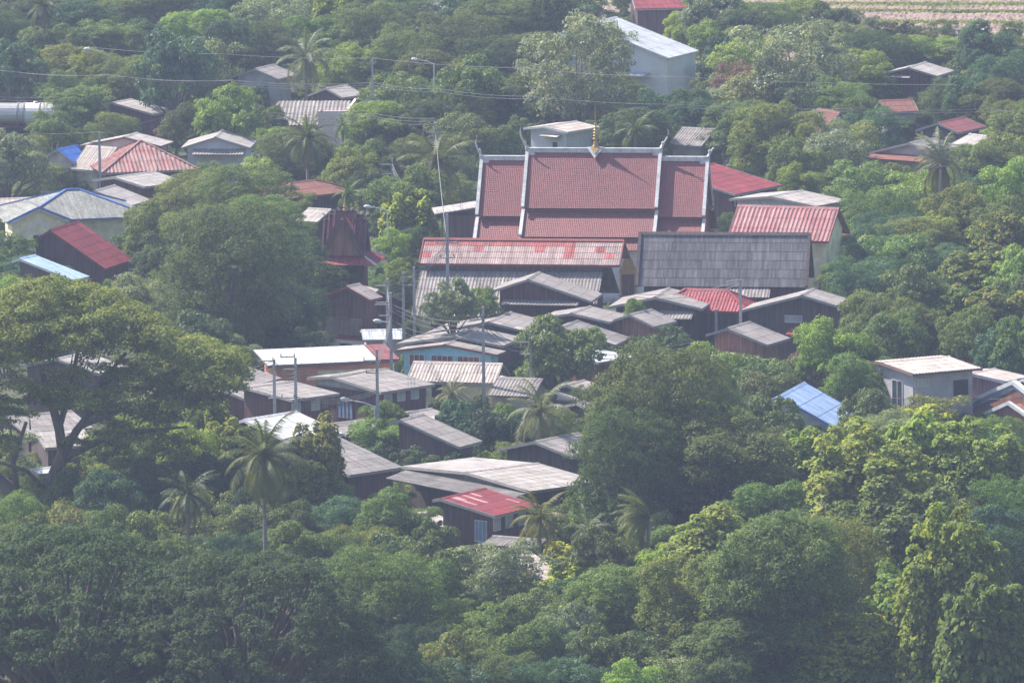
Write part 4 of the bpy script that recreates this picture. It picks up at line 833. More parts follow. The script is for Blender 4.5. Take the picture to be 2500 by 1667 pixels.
def lobes_wild(seed, Rx, Hz, zc, n=18):
    g = random.Random(seed); out = []
    for i in range(n):
        a = i * 2.399; r = math.sqrt(g.random()) * .8; z = g.uniform(-.8, .85) * math.sqrt(1 - r * r * .8)
        out.append((Rx * r * math.cos(a), Rx * r * math.sin(a), zc + Hz * z, Rx * g.uniform(.18, .36), g.uniform(.6, 1.0)))
    return out
PROTO = {}
def add_proto(k, cm, tm, Rx, z0, z1):
    v = np.empty(len(cm.vertices) * 3, 'f'); cm.vertices.foreach_get('co', v); v = v.reshape(-1, 3)
    Rx = float(np.percentile(np.abs(v[:, :2]), 98.5)); z0, z1 = float(np.percentile(v[:, 2], 2)), float(np.percentile(v[:, 2], 99))
    PROTO.setdefault(k, []).append((cm, tm, Rx, z0, z1))
def make_protos():
    for s in range(6):   # round leafy crowns
        lo = lobes_round(10 + s, 4.0, 3.0, 4.3, 24, .38); add_proto('round', foliage('leafy_crown', lo, 22000, .24, .5, 20 + s, tips=.25), limbs('stem', lo, .22, 3, s), 4.2, 2.6, 8.8)
    for s in range(3):   # dense mango
        lo = lobes_round(40 + s, 3.2, 2.6, 3.4, 26, .34); add_proto('mango', foliage('mango_crown', lo, 14000, .30, .34, 50 + s, up=.3, jit=.6, clump=.2, droop=.5, tips=.15, mat=LEAFG), limbs('stem', lo, .25, 3, s), 3.4, 1.6, 7.0)
    for s in range(3):   # feathery, fine leaves
        lo = lobes_wild(70 + s, 5.0, 4.2, 5.4, 46) + lobes_round(77 + s, 3.6, 3.2, 5.2, 10, .42); add_proto('feather', foliage('feathery_crown', lo, 30000, .21, .5, 80 + s, up=.5, jit=.8, clump=.34, shell=.6, droop=.35, tips=.2), limbs('stem', lo, .3, 3, s), 5.4, 2.0, 11.6)
    for s in range(3):   # big leaved teak-like shoots
        lo = lobes_shoots(100 + s, 3.6, 6.5, 2.0, 13); add_proto('teak', foliage('teak_crown', lo, 12500, .42, .72, 110 + s, up=.75, jit=.55, clump=.30, shell=.75, per=7, tips=.55, fold=True), limbs('stem', lo, .16, 3, s, 'palebark', 1.5, nb=12), 3.9, 2.0, 9.2)
    for s in range(3):   # airy, gaps
        lo = lobes_wild(130 + s, 4.6, 4.0, 5.2, 36); add_proto('airy', foliage('airy_crown', lo, 15000, .27, .5, 140 + s, up=.3, jit=.9, clump=.36, shell=.55, tips=.3, mat=LEAFG), limbs('stem', lo, .2, 3, s, 'palebark', nb=26), 4.8, 2.2, 10.6)
    for s in range(3):   # low shrubs
        lo = lobes_wild(160 + s, 2.0, 1.1, 1.3, 16); add_proto('shrub', foliage('shrub_crown', lo, 5200, .25, .5, 170 + s, up=.5, jit=.7, clump=.22, shell=.7, tips=.3), limbs('stem', lo, .06, 3, s, zf=.3), 2.2, .1, 2.6)
    for s in range(2):   # bamboo-like plumes
        lo = lobes_plume(190 + s, 3.6, 7.5, .8, 17); add_proto('plume', foliage('plume_crown', lo, 17000, .26, .30, 200 + s, up=.3, jit=.7, clump=.26, shell=.7, droop=.7, tips=.3), limbs('stem', lo, .10, 3, s, 'palebark', .6, nb=30), 3.9, .8, 8.6)
    for s in range(2):   # small pointed conifer
        g = random.Random(s); lo = []
        for i in range(26): t = i / 26; a = i * 2.4; r = 1.15 * (1 - t) ** .8 * .6; lo.append((r * math.cos(a), r * math.sin(a), .6 + 5.2 * t, .55 * (1 - t) + .14, 1.6))
        add_proto('conifer', foliage('conifer_crown', lo, 5200, .20, .35, 220 + s, up=.9, jit=.5, clump=.12, shell=.8, tips=.05), limbs('stem', lo, .1, 3, s, zf=1, nb=5), 1.2, .3, 6.2)
    for s in range(2):   # wide spreading rain tree, layered
        lo = lobes_umbrella(240 + s, 11.0, 12.5, 4.2, 330, (.5, 1.15), .5); add_proto('rain', foliage('spreading_crown', lo, 170000, .16, .5, 250 + s, up=1.0, jit=.6, clump=.12, shell=.72, per=14, tips=.12), limbs('stem', lo, .6, 3, s, zf=4.5, nb=60), 11.4, 6.2, 13.4)

    for s in range(3):   # tall large crowns of the same kinds
        lo = lobes_wild(300 + s, 6.4, 6.2, 7.6, 80) + lobes_round(307 + s, 5.2, 5.2, 7.2, 16, .36); add_proto('featherL', foliage('feathery_crown', lo, 62000, .22, .5, 310 + s, up=.5, jit=.8, clump=.36, shell=.6, droop=.35, tips=.25), limbs('stem', lo, .4, 3, s, nb=40), 7, 2, 14)
    for s in range(3):
        lo = lobes_wild(330 + s, 6.0, 5.8, 7.2, 70); add_proto('roundL', foliage('leafy_crown', lo, 80000, .235, .5, 340 + s, clump=.30, shell=.62, tips=.35), limbs('stem', lo, .32, 3, s, 'palebark', nb=40), 7, 2, 14)
    for s in range(3):
        lo = lobes_shoots(360 + s, 5.6, 11.0, 2.2, 30); add_proto('teakL', foliage('teak_crown', lo, 36000, .40, .72, 370 + s, up=.75, jit=.55, clump=.30, shell=.75, per=7, tips=.55, fold=True), limbs('stem', lo, .22, 3, s, 'palebark', 1.8, nb=34), 6, 2, 13)
TREES = []
COL = {'limey': (.205, .275, .070),   # leaf colours of the kinds seen
 'mid': (0.154, 0.208, 0.068), 'dark': (0.095, 0.140, 0.057), 'blue': (0.094, 0.169, 0.090), 'yel': (0.324, 0.373, 0.071), 'lime': (0.242, 0.330, 0.071), 'olive': (0.124, 0.153, 0.053),
 'grey': (0.234, 0.280, 0.166), 'brown': (0.242, 0.150, 0.102), 'purple': (0.162, 0.108, 0.108), 'deep': (0.065, 0.115, 0.060), 'warm': (0.202, 0.237, 0.065), 'fresh': (0.167, 0.253, 0.071),
}
CW = {'limey': 'light yellowish green', 'mid': 'mid green', 'dark': 'dark green', 'blue': 'bluish green', 'yel': 'yellow green', 'lime': 'bright light green', 'olive': 'olive green', 'grey': 'pale grey green', 'brown': 'brownish', 'purple': 'dull purple brown', 'deep': 'very dark green', 'warm': 'warm green', 'fresh': 'fresh green'}
KW = {'round': ('broadleaf_tree', 'round leafy tree', 'tree'), 'mango': ('mango_tree', 'dense domed tree', 'tree'), 'feather': ('tamarind_tree', 'feathery fine leaved tree', 'tree'), 'teak': ('teak_tree', 'large leaved upright tree', 'tree'), 'airy': ('slender_tree', 'loose airy tree', 'tree'), 'shrub': ('shrub', 'low shrub', 'shrub'), 'plume': ('bamboo_clump', 'drooping plume crowned clump', 'bamboo'), 'conifer': ('conifer', 'small pointed conifer', 'conifer'), 'rain': ('rain_tree', 'wide layered spreading tree', 'tree')}
GRP = {k: {'shrub': 'low shrubs filling gaps between the houses', 'conifer': 'small pointed conifers behind the upper left roofs', 'plume': 'drooping plume crowned clumps', 'rain': 'wide layered spreading trees in the foreground', 'teak': 'large leaved upright trees', 'mango': 'dense domed trees among the houses', 'feather': 'feathery fine leaved trees', 'airy': 'loose airy trees', 'round': 'round leafy trees of the village and woods'}[k] for k in KW}
cnt = {}
def plant(fx, fy, wpx, hpx, kind, colr, label=None, crop='F', lift=0.0):
    """crown centre at photo point, crown size in photo pixels (2352 wide)"""
    cnt[kind] = cnt.get(kind, 0) + 1; i = cnt[kind]; px, py = PX(crop, fx, fy); p = at(px, py, 4.0); k = ppm(p) * .9408
    pk = kind + 'L' if kind + 'L' in PROTO and wpx / k > 7.0 else kind; cm, tm, Rx, z0, z1 = PROTO[pk][i % len(PROTO[pk])]
    sx = wpx / k / (2 * Rx); sz = hpx / k / ((z1 - z0) * 1.02 + .12 * 2 * Rx * .5)
    sz = min(max(sz, sx * .6), sx * 1.5); zc = (z0 + z1) / 2 * sz + lift
    p = at(px, py, zc); g = random.Random(i * 13 + int(fx))
    nm, kw, cat = KW[kind]; o = empty(nm, (p[0], p[1], 0), g.uniform(0, 6.28), label, cat, GRP[kind]); o.scale = (sx, sx, sz)
    c = bpy.data.objects.new('crown', cm); col.objects.link(c); c.parent = o; b = COL[colr]; v = g.uniform(.86, 1.14); c.color = (b[0] * v, b[1] * v, b[2] * v * g.uniform(.9, 1.1), 1)
    t = bpy.data.objects.new('trunk', tm); col.objects.link(t); t.parent = o
    if lift:   # crown on a taller bare stem
        c.location.z = t.location.z = lift / sz; q = MB(); q.tube([(0, 0, -.2), (.1, 0, lift / sz * .5), (0, 0, lift / sz + .6)], [.24, .2, .17], 8); q.build('lower_stem', W['bark'], o, True)
    TREES.append((o, px, py, wpx / .9408 / 2, hpx / .9408 / 2, kind, colr, label is not None)); return o

def palm_mesh(seed, nf=20, Lf=3.6, wind=0.0, dead=3):
    g = np.random.default_rng(seed); P = []; F = []; V = []; H = []; n = 0
    for i in range(nf):
        az = i * 2.399 + g.uniform(-.2, .2); el = R(82) - (i / nf) * R(128) + g.uniform(-.1, .1); L = Lf * g.uniform(.85, 1.1); isd = i >= nf - dead
        h = np.array([math.cos(az) + wind, math.sin(az), 0]); h /= np.linalg.norm(h); pts = [np.zeros(3)]; e = el; m = 15
        for j in range(m): pts.append(pts[-1] + (h * math.cos(e) + np.array([0, 0, math.sin(e)])) * L / m); e -= R(4.5 + 2.6 * (1 - math.sin(max(el, 0)))) * (1.15 if j > 5 else .8)
        sd = np.cross(h, [0, 0, 1]); va = g.uniform(.35, .75); hu = .9 if isd else g.uniform(0, .3) + .25 * (i / nf)
        for j in range(1, m + 1):
            a, b = pts[j - 1], pts[j]; d = unit((b - a)[None])[0]; nn = np.cross(sd, d)
            for (p_, q_, w_) in ((a, b, .05),):
                vs = [p_ - sd * w_, p_ + sd * w_, q_ + sd * w_ * .8, q_ - sd * w_ * .8]; P += vs; F.append((n, n + 1, n + 2, n + 3)); n += 4; V += [va] * 4; H += [min(1, hu + .4)] * 4
            ll = Lf * .23 * math.sin(math.pi * (.12 + .84 * j / m)) ** .7
            for sgn in (-1, 1):
                for t in (0, .33, .66):
                    o_ = a + (b - a) * t; dr = g.uniform(.25, .75) + (.3 if isd else 0); tip = o_ + (sd * sgn * .75 + d * .55 + np.array([0, 0, -dr])) * ll * g.uniform(.8, 1.1); wv = d * .04
                    P += [o_ - wv, o_ + wv, tip]; F.append((n, n + 1, n + 2)); n += 3; V += [va + g.uniform(-.15, .15)] * 3; H += [hu] * 3
    me = bpy.data.meshes.new('palm_crown'); me.from_pydata([tuple(p) for p in P], [], F); ca = me.color_attributes.new('leaf', 'FLOAT_COLOR', 'POINT'); q = np.zeros((n, 4), 'f'); q[:, 0] = V; q[:, 1] = H; q[:, 3] = 1
    ca.data.foreach_set('color', q.ravel()); me.materials.append(LEAFG); return me
def build_palms():
    M = [palm_mesh(1, 28), palm_mesh(2, 24), palm_mesh(3, 24, 3.6, 1.4, 6), palm_mesh(4, 20, 3.4, 0, 2)]
    spec = [  # crown heart x,y in F, crown size px, height, mesh, colour, label
     (606, 1050, 215, 12.0, 0, 'mid', 'tall coconut palm with full crown and long bare pale trunk, foreground left of centre'),
     (432, 1135, 150, 8.5, 1, 'dark', 'dark coconut palm with drooping dry fronds under the rain tree, left of the tall palm'),
     (705, 318, 130, 8.0, 0, 'mid', 'coconut palm with dense rounded crown above the brown hipped roof'),
     (1003, 375, 185, 7.0, 1, 'warm', 'coconut palm with long yellowing fronds left of the temple, behind a tall pole'),
     (2160, 375, 160, 9.0, 2, 'grey', 'wind-blown coconut palm with silvery fronds at the right'),
     (702, 130, 150, 9.0, 3, 'grey', 'distant palm with pale fronds beside the small steep grey roof'),
     (100, 15, 110, 10.0, 1, 'olive', 'palm with yellow hanging fronds at the top left corner'),
     (1240, 945, 170, 7.0, 3, 'grey', 'coconut palm with silvery fronds between the dark mango crowns and the huge olive tree'),
     (1038, 905, 90, 3.6, 3, 'grey', 'young palm before the cream walled house with beige ribbed roof'),
     (1240, 1190, 150, 6.0, 3, 'warm', 'palm with arching yellowish fronds right of the red striped roof'),
     (1352, 1215, 110, 5.5, 3, 'grey', 'smaller middle palm between two bigger palms below the huge olive tree'),
     (1490, 1190, 150, 7.0, 2, 'warm', 'palm with ragged orange brown fronds, rightmost below the huge olive tree'),
     (787, 290, 62, 6.0, 3, 'fresh', 'slim young palm with small green crown against the pink parapet'),
     (1460, 300, 110, 6.0, 3, 'mid', 'palm right behind the temple spire'),
     (800, 445, 80, 7.5, 3, 'fresh', 'banana-like plant with broad arching leaves behind the red tower'),
    ]
    for fx, fy, sz, h, mi, c, lab in spec:
        px, py = PX('F', fx, fy); p = at(px, py, h); s = sz / (ppm(p) * .9408) / 5.6; o = empty('coconut_palm', (p[0], p[1], 0), random.Random(fx).uniform(0, 6), lab, 'palm tree', 'palms among the houses and woods')
        cr = bpy.data.objects.new('crown', M[mi]); col.objects.link(cr); cr.parent = o; cr.location = (0, 0, h); cr.scale = (s, s, s); b = [q * .62 for q in COL[c]]; cr.color = (*b, 1)
        m = MB(); r = .17 if h > 5 else .1; m.tube([(.35, .2, -.2), (.22, .1, h * .3), (.05, 0, h * .7), (0, 0, h - .05)], [r * 1.5, r, r * .85, r * .8], 8); m.build('trunk', W['palmbark'], o, True)
        if h > 7:
            for k in range(5): m = MB(); a = k * 1.25; m.lathe([(.02, -.14), (.12, -.06), (.13, .04), (.02, .14)], 8, (.28 * math.cos(a), .28 * math.sin(a), h - .35)); m.build('coconut', W['bark'], o, True)
        TREES.append((o, px, py, sz / 2, sz / 2.4, 'palm', c, True))

def hero_tree():
    """the great rain tree on the left: open layered canopy over exposed forking limbs"""
    px, py = PX('F', 95, 1235); b = at(px, py, 0); y0 = b[1]; o = empty('rain_tree', (b[0], b[1], 0), 0, 'great spreading rain tree with olive canopy and thick bare forking limbs at the left', 'tree')
    def loc(fx, fy, dy=0.0): q = atY(*PX('F', fx, fy), y0 + dy); return (q[0] - b[0], dy, max(q[2], .3))
    m = MB()
    trunk = [[(95, 1235), (85, 1180), (40, 1140), (-20, 1085), (-60, 1010)], [(88, 1190), (112, 1120), (145, 1040), (135, 980), (120, 930), (95, 850)], [(145, 1045), (175, 990), (205, 950), (230, 880), (290, 810)], [(150, 1050), (235, 1010), (330, 990), (430, 980)], [(200, 955), (290, 900), (400, 850), (520, 800)], [(120, 935), (60, 880), (0, 830)], [(135, 985), (160, 900), (180, 800), (190, 740)], [(230, 885), (330, 830), (430, 760)], [(40, 1140), (30, 1060), (60, 970)], [(175, 985), (300, 930), (470, 905), (540, 870)], [(110, 1130), (60, 1080), (-10, 1060)]]
    rad = [[.75, .65, .6, .5, .4], [.6, .5, .45, .4, .33, .2], [.36, .33, .26, .2, .12], [.3, .24, .18, .08], [.22, .18, .12, .06], [.25, .18, .1], [.26, .2, .14, .08], [.18, .13, .07], [.3, .22, .14], [.2, .15, .1, .06], [.22, .16, .1]]
    g = random.Random(5)
    for i, (t, r) in enumerate(zip(trunk, rad)):
        e = (0, 0, 0, -2, 2.5, 3, 4, -3, -2, -4, -3)[i]; pts = [loc(x, y, e * j / (len(t) - 1)) for j, (x, y) in enumerate(t)]; m.tube(pts, r, 8)
    tm = m
    lo = []
    def ztop(fx):  # canopy outline, from the photo
        return float(np.interp(fx, [-120, -40, 60, 140, 220, 300, 380, 450, 500, 545, 575], [730, 670, 645, 635, 650, 690, 735, 765, 775, 800, 850]))
    for i in range(430):
        fx = g.uniform(-150, 560); u = g.random(); ft = ztop(fx); depth = 265 if fx < 420 else 120
        fy = ft + 22 + u ** 1.15 * depth * g.uniform(.7, 1.1); dy = (1 - u) * g.uniform(-2, 7) + g.uniform(-4, 4) - u * 4
        if 40 < fx < 330 and 812 < fy < 900 and g.random() < .82: continue
        if fx > 480 and fy > 900: continue
        x, y, z = loc(fx, fy, dy); lo.append((x, y, z, g.uniform(.75, 1.4), g.uniform(.45, .65)))
    for cx, cy_, n, s in ((20, 960, 14, 60), (70, 900, 9, 50), (250, 1000, 18, 80), (350, 960, 22, 80), (430, 930, 12, 50), (300, 1080, 10, 60), (230, 1100, 8, 50), (-10, 1030, 8, 40), (180, 900, 7, 40), (250, 860, 8, 40), (480, 880, 9, 35), (390, 1040, 12, 50)):
        for i in range(n):
            x, y, z = loc(cx + g.gauss(0, s * .6), cy_ + g.gauss(0, s * .33), g.uniform(-5, 4)); lo.append((x, y, z, g.uniform(.5, 1.05), g.uniform(.35, .55)))
    for l in lo[::3]:
        x, y, z, r, _ = l; tm.tube([(x * .93, y * .9, z - 1.0), (x * .97, y * .96, z - .5), (x, y, z)], [.07, .05, .02], 4)
    m.build('trunk', W['bark'], o, True)
    me = foliage('rain_tree_crown', lo, 170000, .24, .55, 3, up=.7, jit=.7, clump=.26, shell=.6, per=16, tips=.22, low=-.2)
    c = bpy.data.objects.new('crown', me); col.objects.link(c); c.parent = o; c.color = (.225, .255, .068, 1)
    LM.append((*PX('F', 220, 820), 'the great rain tree')); TREES.append((o, *PX('F', 220, 850), 330, 220, 'hero', 'olive', True))

def tree_list():
    # x, y, w, h (photo pixels, 2352 wide), kind, colour
    T = [
    # top left woods
    (30,150,150,130,'mango','blue'),(120,120,150,120,'round','mid'),(60,60,150,120,'round','dark'),(190,60,160,120,'round','blue'),(300,40,150,110,'feather','mid'),(240,110,170,120,'round','mid'),
    (330,95,150,100,'round','blue'),(230,160,140,110,'round','warm'),(400,145,180,160,'mango','blue'),(60,225,130,80,'mango','deep'),(155,215,130,110,'feather','mid'),(430,55,60,110,'teak','yel'),(480,40,120,100,'feather','blue'),
    (520,100,140,130,'round','deep'),(590,60,150,130,'airy','grey'),(660,40,130,110,'airy','grey'),(590,150,130,90,'airy','grey'),(575,205,90,80,'mango','lime'),(675,200,150,80,'mango','warm'),(760,60,110,140,'teak','lime'),(745,160,110,100,'feather','mid'),
    (385,215,80,50,'round','lime'),(425,232,66,56,'round','fresh'),(335,235,60,70,'conifer','deep'),(505,240,44,80,'conifer','deep'),(545,225,44,90,'conifer','deep'),(610,250,36,70,'conifer','deep'),(480,200,120,90,'round','dark'),
    (180,255,150,110,'plume','mid'),(110,290,130,90,'round','mid'),(235,245,80,60,'round','mid'),(400,300,110,55,'mango','brown'),(300,290,90,60,'round','mid'),(150,320,110,60,'round','warm'),(60,395,180,110,'feather','warm'),(30,330,110,50,'round','mid'),(150,400,110,70,'feather','dark'),(210,425,80,40,'round','mid'),
    # top centre
    (850,80,170,150,'feather','mid'),(830,190,130,130,'feather','dark'),(930,140,180,160,'feather','mid'),(960,50,150,110,'feather','dark'),(1050,110,190,160,'feather','olive'),(1160,60,200,140,'feather','mid'),(1250,60,170,110,'feather','olive'),(1140,150,180,130,'feather','dark'),(1080,30,170,70,'round','lime'),(900,20,150,70,'round','fresh'),
    (1330,150,240,230,'airy','grey'),(1400,120,120,160,'airy','grey'),(1250,190,130,110,'airy','grey'),(1320,245,180,90,'airy','mid'),(1035,225,110,110,'plume','fresh'),(1150,235,130,110,'plume','mid'),(950,260,90,90,'plume','fresh'),(1090,270,100,90,'feather','warm'),(900,310,100,70,'round','dark'),(860,325,90,70,'mango','mid'),(1150,330,110,90,'mango','fresh'),(1190,300,90,90,'mango','mid'),
    (1230,255,90,80,'round','dark'),(1410,255,80,80,'teak','fresh'),(1470,270,110,70,'round','dark'),(1360,310,80,80,'round','mid'),(1410,325,110,60,'round','mid'),(1500,335,150,60,'feather','mid'),(1290,330,70,60,'airy','mid'),(1560,330,90,50,'round','warm'),
    # top right
    (1560,70,110,90,'round','lime'),(1480,30,150,60,'round','mid'),(1640,90,120,90,'round','lime'),(1700,40,130,90,'round','fresh'),(1610,160,110,120,'round','blue'),(1660,120,110,80,'mango','deep'),(1770,60,150,110,'feather','mid'),(1730,110,120,90,'round','fresh'),(1840,30,140,90,'feather','lime'),(1800,150,220,190,'airy','grey'),(1900,170,150,150,'airy','grey'),(1700,200,120,120,'airy','brown'),(1870,90,120,110,'round','dark'),
    (1960,92,140,70,'round','mid'),(1990,130,150,120,'feather','dark'),(2070,112,140,70,'round','mid'),(2150,122,150,80,'round','lime'),(2250,140,150,90,'airy','grey'),(2330,122,120,90,'feather','mid'),(2310,190,160,140,'feather','blue'),(2200,210,150,150,'round','blue'),(2110,205,110,90,'airy','brown'),(2060,150,90,60,'round','dark'),(2010,230,90,80,'feather','deep'),(1960,260,130,120,'round','mid'),
    (1780,320,200,170,'round','warm'),(1730,360,120,120,'feather','fresh'),(1830,370,130,110,'round','mid'),(1660,240,120,90,'airy','grey'),(1560,240,110,60,'round','dark'),(1620,280,100,60,'round','deep'),(1880,280,130,100,'airy','grey'),(1960,330,150,110,'airy','warm'),(1930,400,110,70,'round','mid'),(2075,285,46,90,'conifer','deep'),(2040,260,80,60,'feather','mid'),(2110,300,80,60,'round','mid'),
    (2300,280,150,110,'feather','warm'),(2320,370,150,130,'airy','warm'),(2230,320,110,60,'airy','grey'),(2050,420,130,90,'round','warm'),(2160,440,150,80,'round','mid'),(1880,435,130,50,'round','mid'),(1960,455,120,50,'round','warm'),(2260,440,150,90,'feather','blue'),(2330,470,120,100,'round','blue'),
    # centre left mass by the tower
    (550,470,250,190,'feather','mid'),(515,625,290,290,'feather','dark'),(470,350,120,70,'mango','blue'),(560,355,120,90,'mango','mid'),(620,320,110,70,'round','lime'),(650,390,110,60,'round','mid'),(400,400,90,60,'airy','grey'),(440,470,190,150,'feather','warm'),(360,520,150,120,'round','warm'),(590,530,210,170,'feather','mid'),(480,570,220,190,'feather','mid'),(620,620,230,190,'feather','dark'),(450,650,200,150,'feather','mid'),(560,720,220,150,'feather','dark'),(680,710,150,150,'feather','deep'),(735,640,150,110,'feather','mid'),(665,560,110,110,'feather','mid'),(680,480,100,80,'feather','warm'),(300,640,110,60,'airy','grey'),(270,600,90,60,'teak','warm'),(400,740,120,70,'plume','grey'),(700,780,90,60,'round','deep'),(640,770,120,70,'feather','deep'),
    (780,360,120,80,'round','mid'),(860,360,130,90,'round','mid'),(860,430,110,90,'round','dark'),(950,340,80,70,'round','warm'),(780,420,90,60,'round','mid'),
    (940,500,120,130,'teak','lime'),(905,560,90,90,'round','lime'),(975,530,80,100,'round','limey'),(885,615,90,70,'round','lime'),(850,715,50,50,'mango','fresh'),(940,650,90,90,'round','mid'),(910,700,70,70,'round','dark'),(990,700,70,70,'round','mid'),(1060,470,60,60,'round','dark'),
    (1690,500,60,70,'round','mid'),
    # left foreground
    (30,575,150,90,'round','mid'),(20,650,130,60,'round','dark'),(110,662,120,50,'round','mid'),(90,625,140,60,'round','dark'),(-10,520,60,60,'round','mid'),(20,620,150,70,'round','blue'),(180,610,90,40,'round','mid'),
    (40,1100,120,120,'round','mid'),(160,1130,120,110,'round','mid'),(320,1110,150,120,'round','dark'),(370,1190,130,100,'feather','deep'),(500,980,90,150,'teak','warm'),(530,1040,130,150,'teak','warm'),(490,1090,130,150,'round','dark'),(730,1060,140,190,'teak','warm'),(700,1130,160,150,'teak','warm'),(570,1160,130,120,'round','deep'),(670,1200,150,110,'round','dark'),(500,900,120,70,'airy','mid'),(470,950,90,60,'round','mid'),
    (150,1390,640,380,'rain','dark'),(560,1440,600,360,'rain','dark'),(-60,1500,420,300,'rain','deep'),(330,1560,500,250,'rain','deep'),(800,1560,420,250,'rain','deep'),(440,1270,200,90,'rain','dark'),
    # centre foreground
    (760,1290,160,130,'feather','mid'),(690,1300,120,110,'feather','warm'),(850,1330,170,160,'feather','dark'),(900,1270,150,110,'mango','mid'),(990,1230,140,110,'mango','mid'),(860,1230,120,90,'round','mid'),(900,1150,120,70,'round','fresh'),(800,1100,80,90,'teak','mid'),(990,1190,110,60,'round','fresh'),(1080,1310,190,130,'airy','grey'),(1140,1380,160,130,'airy','mid'),(970,1350,170,140,'round','fresh'),(960,1420,120,90,'feather','dark'),(1060,1450,160,150,'plume','fresh'),(1180,1330,190,170,'airy','grey'),(880,1370,260,230,'feather','mid'),(1430,1400,250,200,'round','fresh'),(1130,1500,120,120,'round','mid'),(1100,1400,120,120,'round','deep'),(1190,1420,90,130,'airy','grey'),(960,1490,130,120,'feather','deep'),(1000,1540,150,90,'round','mid'),(1080,1545,150,80,'plume','mid'),(1290,1290,120,90,'teak','yel'),(1230,1370,140,100,'teak','yel'),(1340,1330,150,110,'teak','lime'),(1420,1290,130,80,'teak','lime'),(1260,1450,110,90,'round','mid'),(1360,1420,150,100,'round','mid'),(1480,1330,140,110,'round','fresh'),(1450,1420,160,110,'airy','mid'),(1210,1520,130,100,'round','blue'),(1320,1520,170,110,'plume','blue'),(1470,1520,190,120,'feather','blue'),(1600,1540,190,110,'airy','grey'),(1540,1460,150,110,'feather','fresh'),
    # mid centre between roofs
    (880,960,110,80,'round','fresh'),(870,1000,150,80,'round','fresh'),(1050,960,120,90,'mango','blue'),(1130,985,130,100,'mango','deep'),(1000,950,70,60,'mango','mid'),(1160,950,70,60,'mango','lime'),(880,1040,90,60,'mango','dark'),(960,1060,120,70,'mango','dark'),(1040,1060,110,60,'mango','dark'),(1110,1060,80,50,'round','lime'),(1190,1040,100,60,'round','warm'),(1270,1060,90,50,'round','mid'),(1290,960,90,60,'round','mid'),(1180,1060,80,50,'round','mid'),
    (925,1015,100,70,'round','mid'),(1290,330,60,45,'airy','mid'),(1245,300,60,50,'round','dark'),(1280,800,190,150,'mango','mid'),(1240,840,110,100,'mango','mid'),(1350,800,120,80,'mango','mid'),(1400,840,80,60,'mango','dark'),(1540,800,180,110,'mango','dark'),(1460,800,80,70,'mango','mid'),(1455,705,40,46,'teak','fresh'),(940,880,90,60,'round','fresh'),(910,830,50,40,'round','fresh'),
    (1505,975,310,350,'feather','olive'),(1600,910,180,160,'feather','olive'),(1430,1080,250,290,'feather','dark'),(1400,960,150,180,'feather','olive'),(1670,940,170,110,'feather','dark'),(1700,1000,100,90,'round','dark'),(1650,1090,340,260,'round','olive'),(1740,1060,200,160,'feather','olive'),(1540,1170,190,110,'feather','dark'),(1680,960,60,80,'teak','yel'),(1750,960,50,40,'teak','yel'),
    (1740,860,170,100,'mango','fresh'),(1680,850,100,90,'mango','fresh'),(1820,860,100,80,'mango','grey'),(1860,850,110,120,'airy','purple'),(1690,835,80,50,'airy','mid'),
    (1890,770,200,160,'round','lime'),(1960,800,140,130,'round','mid'),(1850,730,130,110,'feather','grey'),(2040,770,170,130,'round','mid'),(2100,740,150,120,'round','warm'),(1960,690,130,100,'feather','blue'),(2040,690,120,90,'feather','blue'),(1950,870,150,130,'round','fresh'),(2010,900,110,110,'round','mid'),(2160,700,130,130,'feather','mid'),
    # right side
    (2100,560,230,110,'round','warm'),(2230,540,220,120,'round','lime'),(2330,560,140,140,'teak','warm'),(2170,620,180,110,'feather','blue'),(2040,540,160,110,'feather','blue'),(1990,580,130,130,'feather','blue'),(1935,540,80,180,'airy','brown'),(1905,600,60,130,'teak','lime'),(1920,640,80,80,'round','fresh'),(1900,510,60,60,'airy','brown'),(1975,500,90,70,'round','mid'),(2130,500,180,70,'round','mid'),
    (2260,640,200,150,'teak','warm'),(2300,740,170,150,'teak','warm'),(2200,720,130,110,'teak','mid'),(2240,810,90,60,'plume','brown'),(2340,830,90,80,'round','mid'),
    (2150,955,150,100,'airy','warm'),(2010,860,110,90,'mango','fresh'),(2040,960,110,60,'round','mid'),(2210,920,120,70,'airy','grey'),(2330,960,120,70,'round','mid'),(1900,1000,110,60,'round','mid'),(1840,990,90,60,'round','mid'),
    (1860,1100,250,230,'teak','limey'),(1990,1130,330,290,'teak','limey'),(2130,1040,230,240,'teak','lime'),(2060,1240,300,270,'teak','mid'),(2120,985,130,110,'teak','yel'),(2240,1090,240,240,'teak','limey'),(2300,1060,180,150,'feather','blue'),(2330,1180,170,180,'feather','fresh'),(2230,1010,130,90,'round','blue'),
    (1780,1200,250,190,'round','fresh'),(1660,1290,300,260,'teak','limey'),(1790,1350,320,340,'round','mid'),(1620,1400,280,260,'round','warm'),(1900,1330,260,280,'feather','warm'),(1560,1250,130,90,'round','fresh'),(1690,1500,260,190,'round','mid'),(2190,1370,260,400,'teak','limey'),(2260,1480,220,300,'teak','mid'),(2070,1420,220,220,'teak','fresh'),(2100,1510,260,180,'teak','warm'),(1930,1500,260,200,'teak','yel'),(2330,1310,180,300,'feather','deep'),(2340,1480,160,240,'feather','deep'),(2220,1560,200,100,'teak','mid'),(1990,1570,190,80,'round','fresh'),(1760,1560,200,90,'airy','grey'),(1870,1570,140,70,'feather','blue'),
    ]
    for t in T: plant(*clear(*t))
    plant(1040, 688, 125, 100, 'mango', 'grey', None, 'F', 3.4); plant(1108, 692, 85, 85, 'mango', 'limey', None, 'F', 3.4)
    plant(1457, 703, 48, 52, 'round', 'fresh', None, 'F', 4.0)
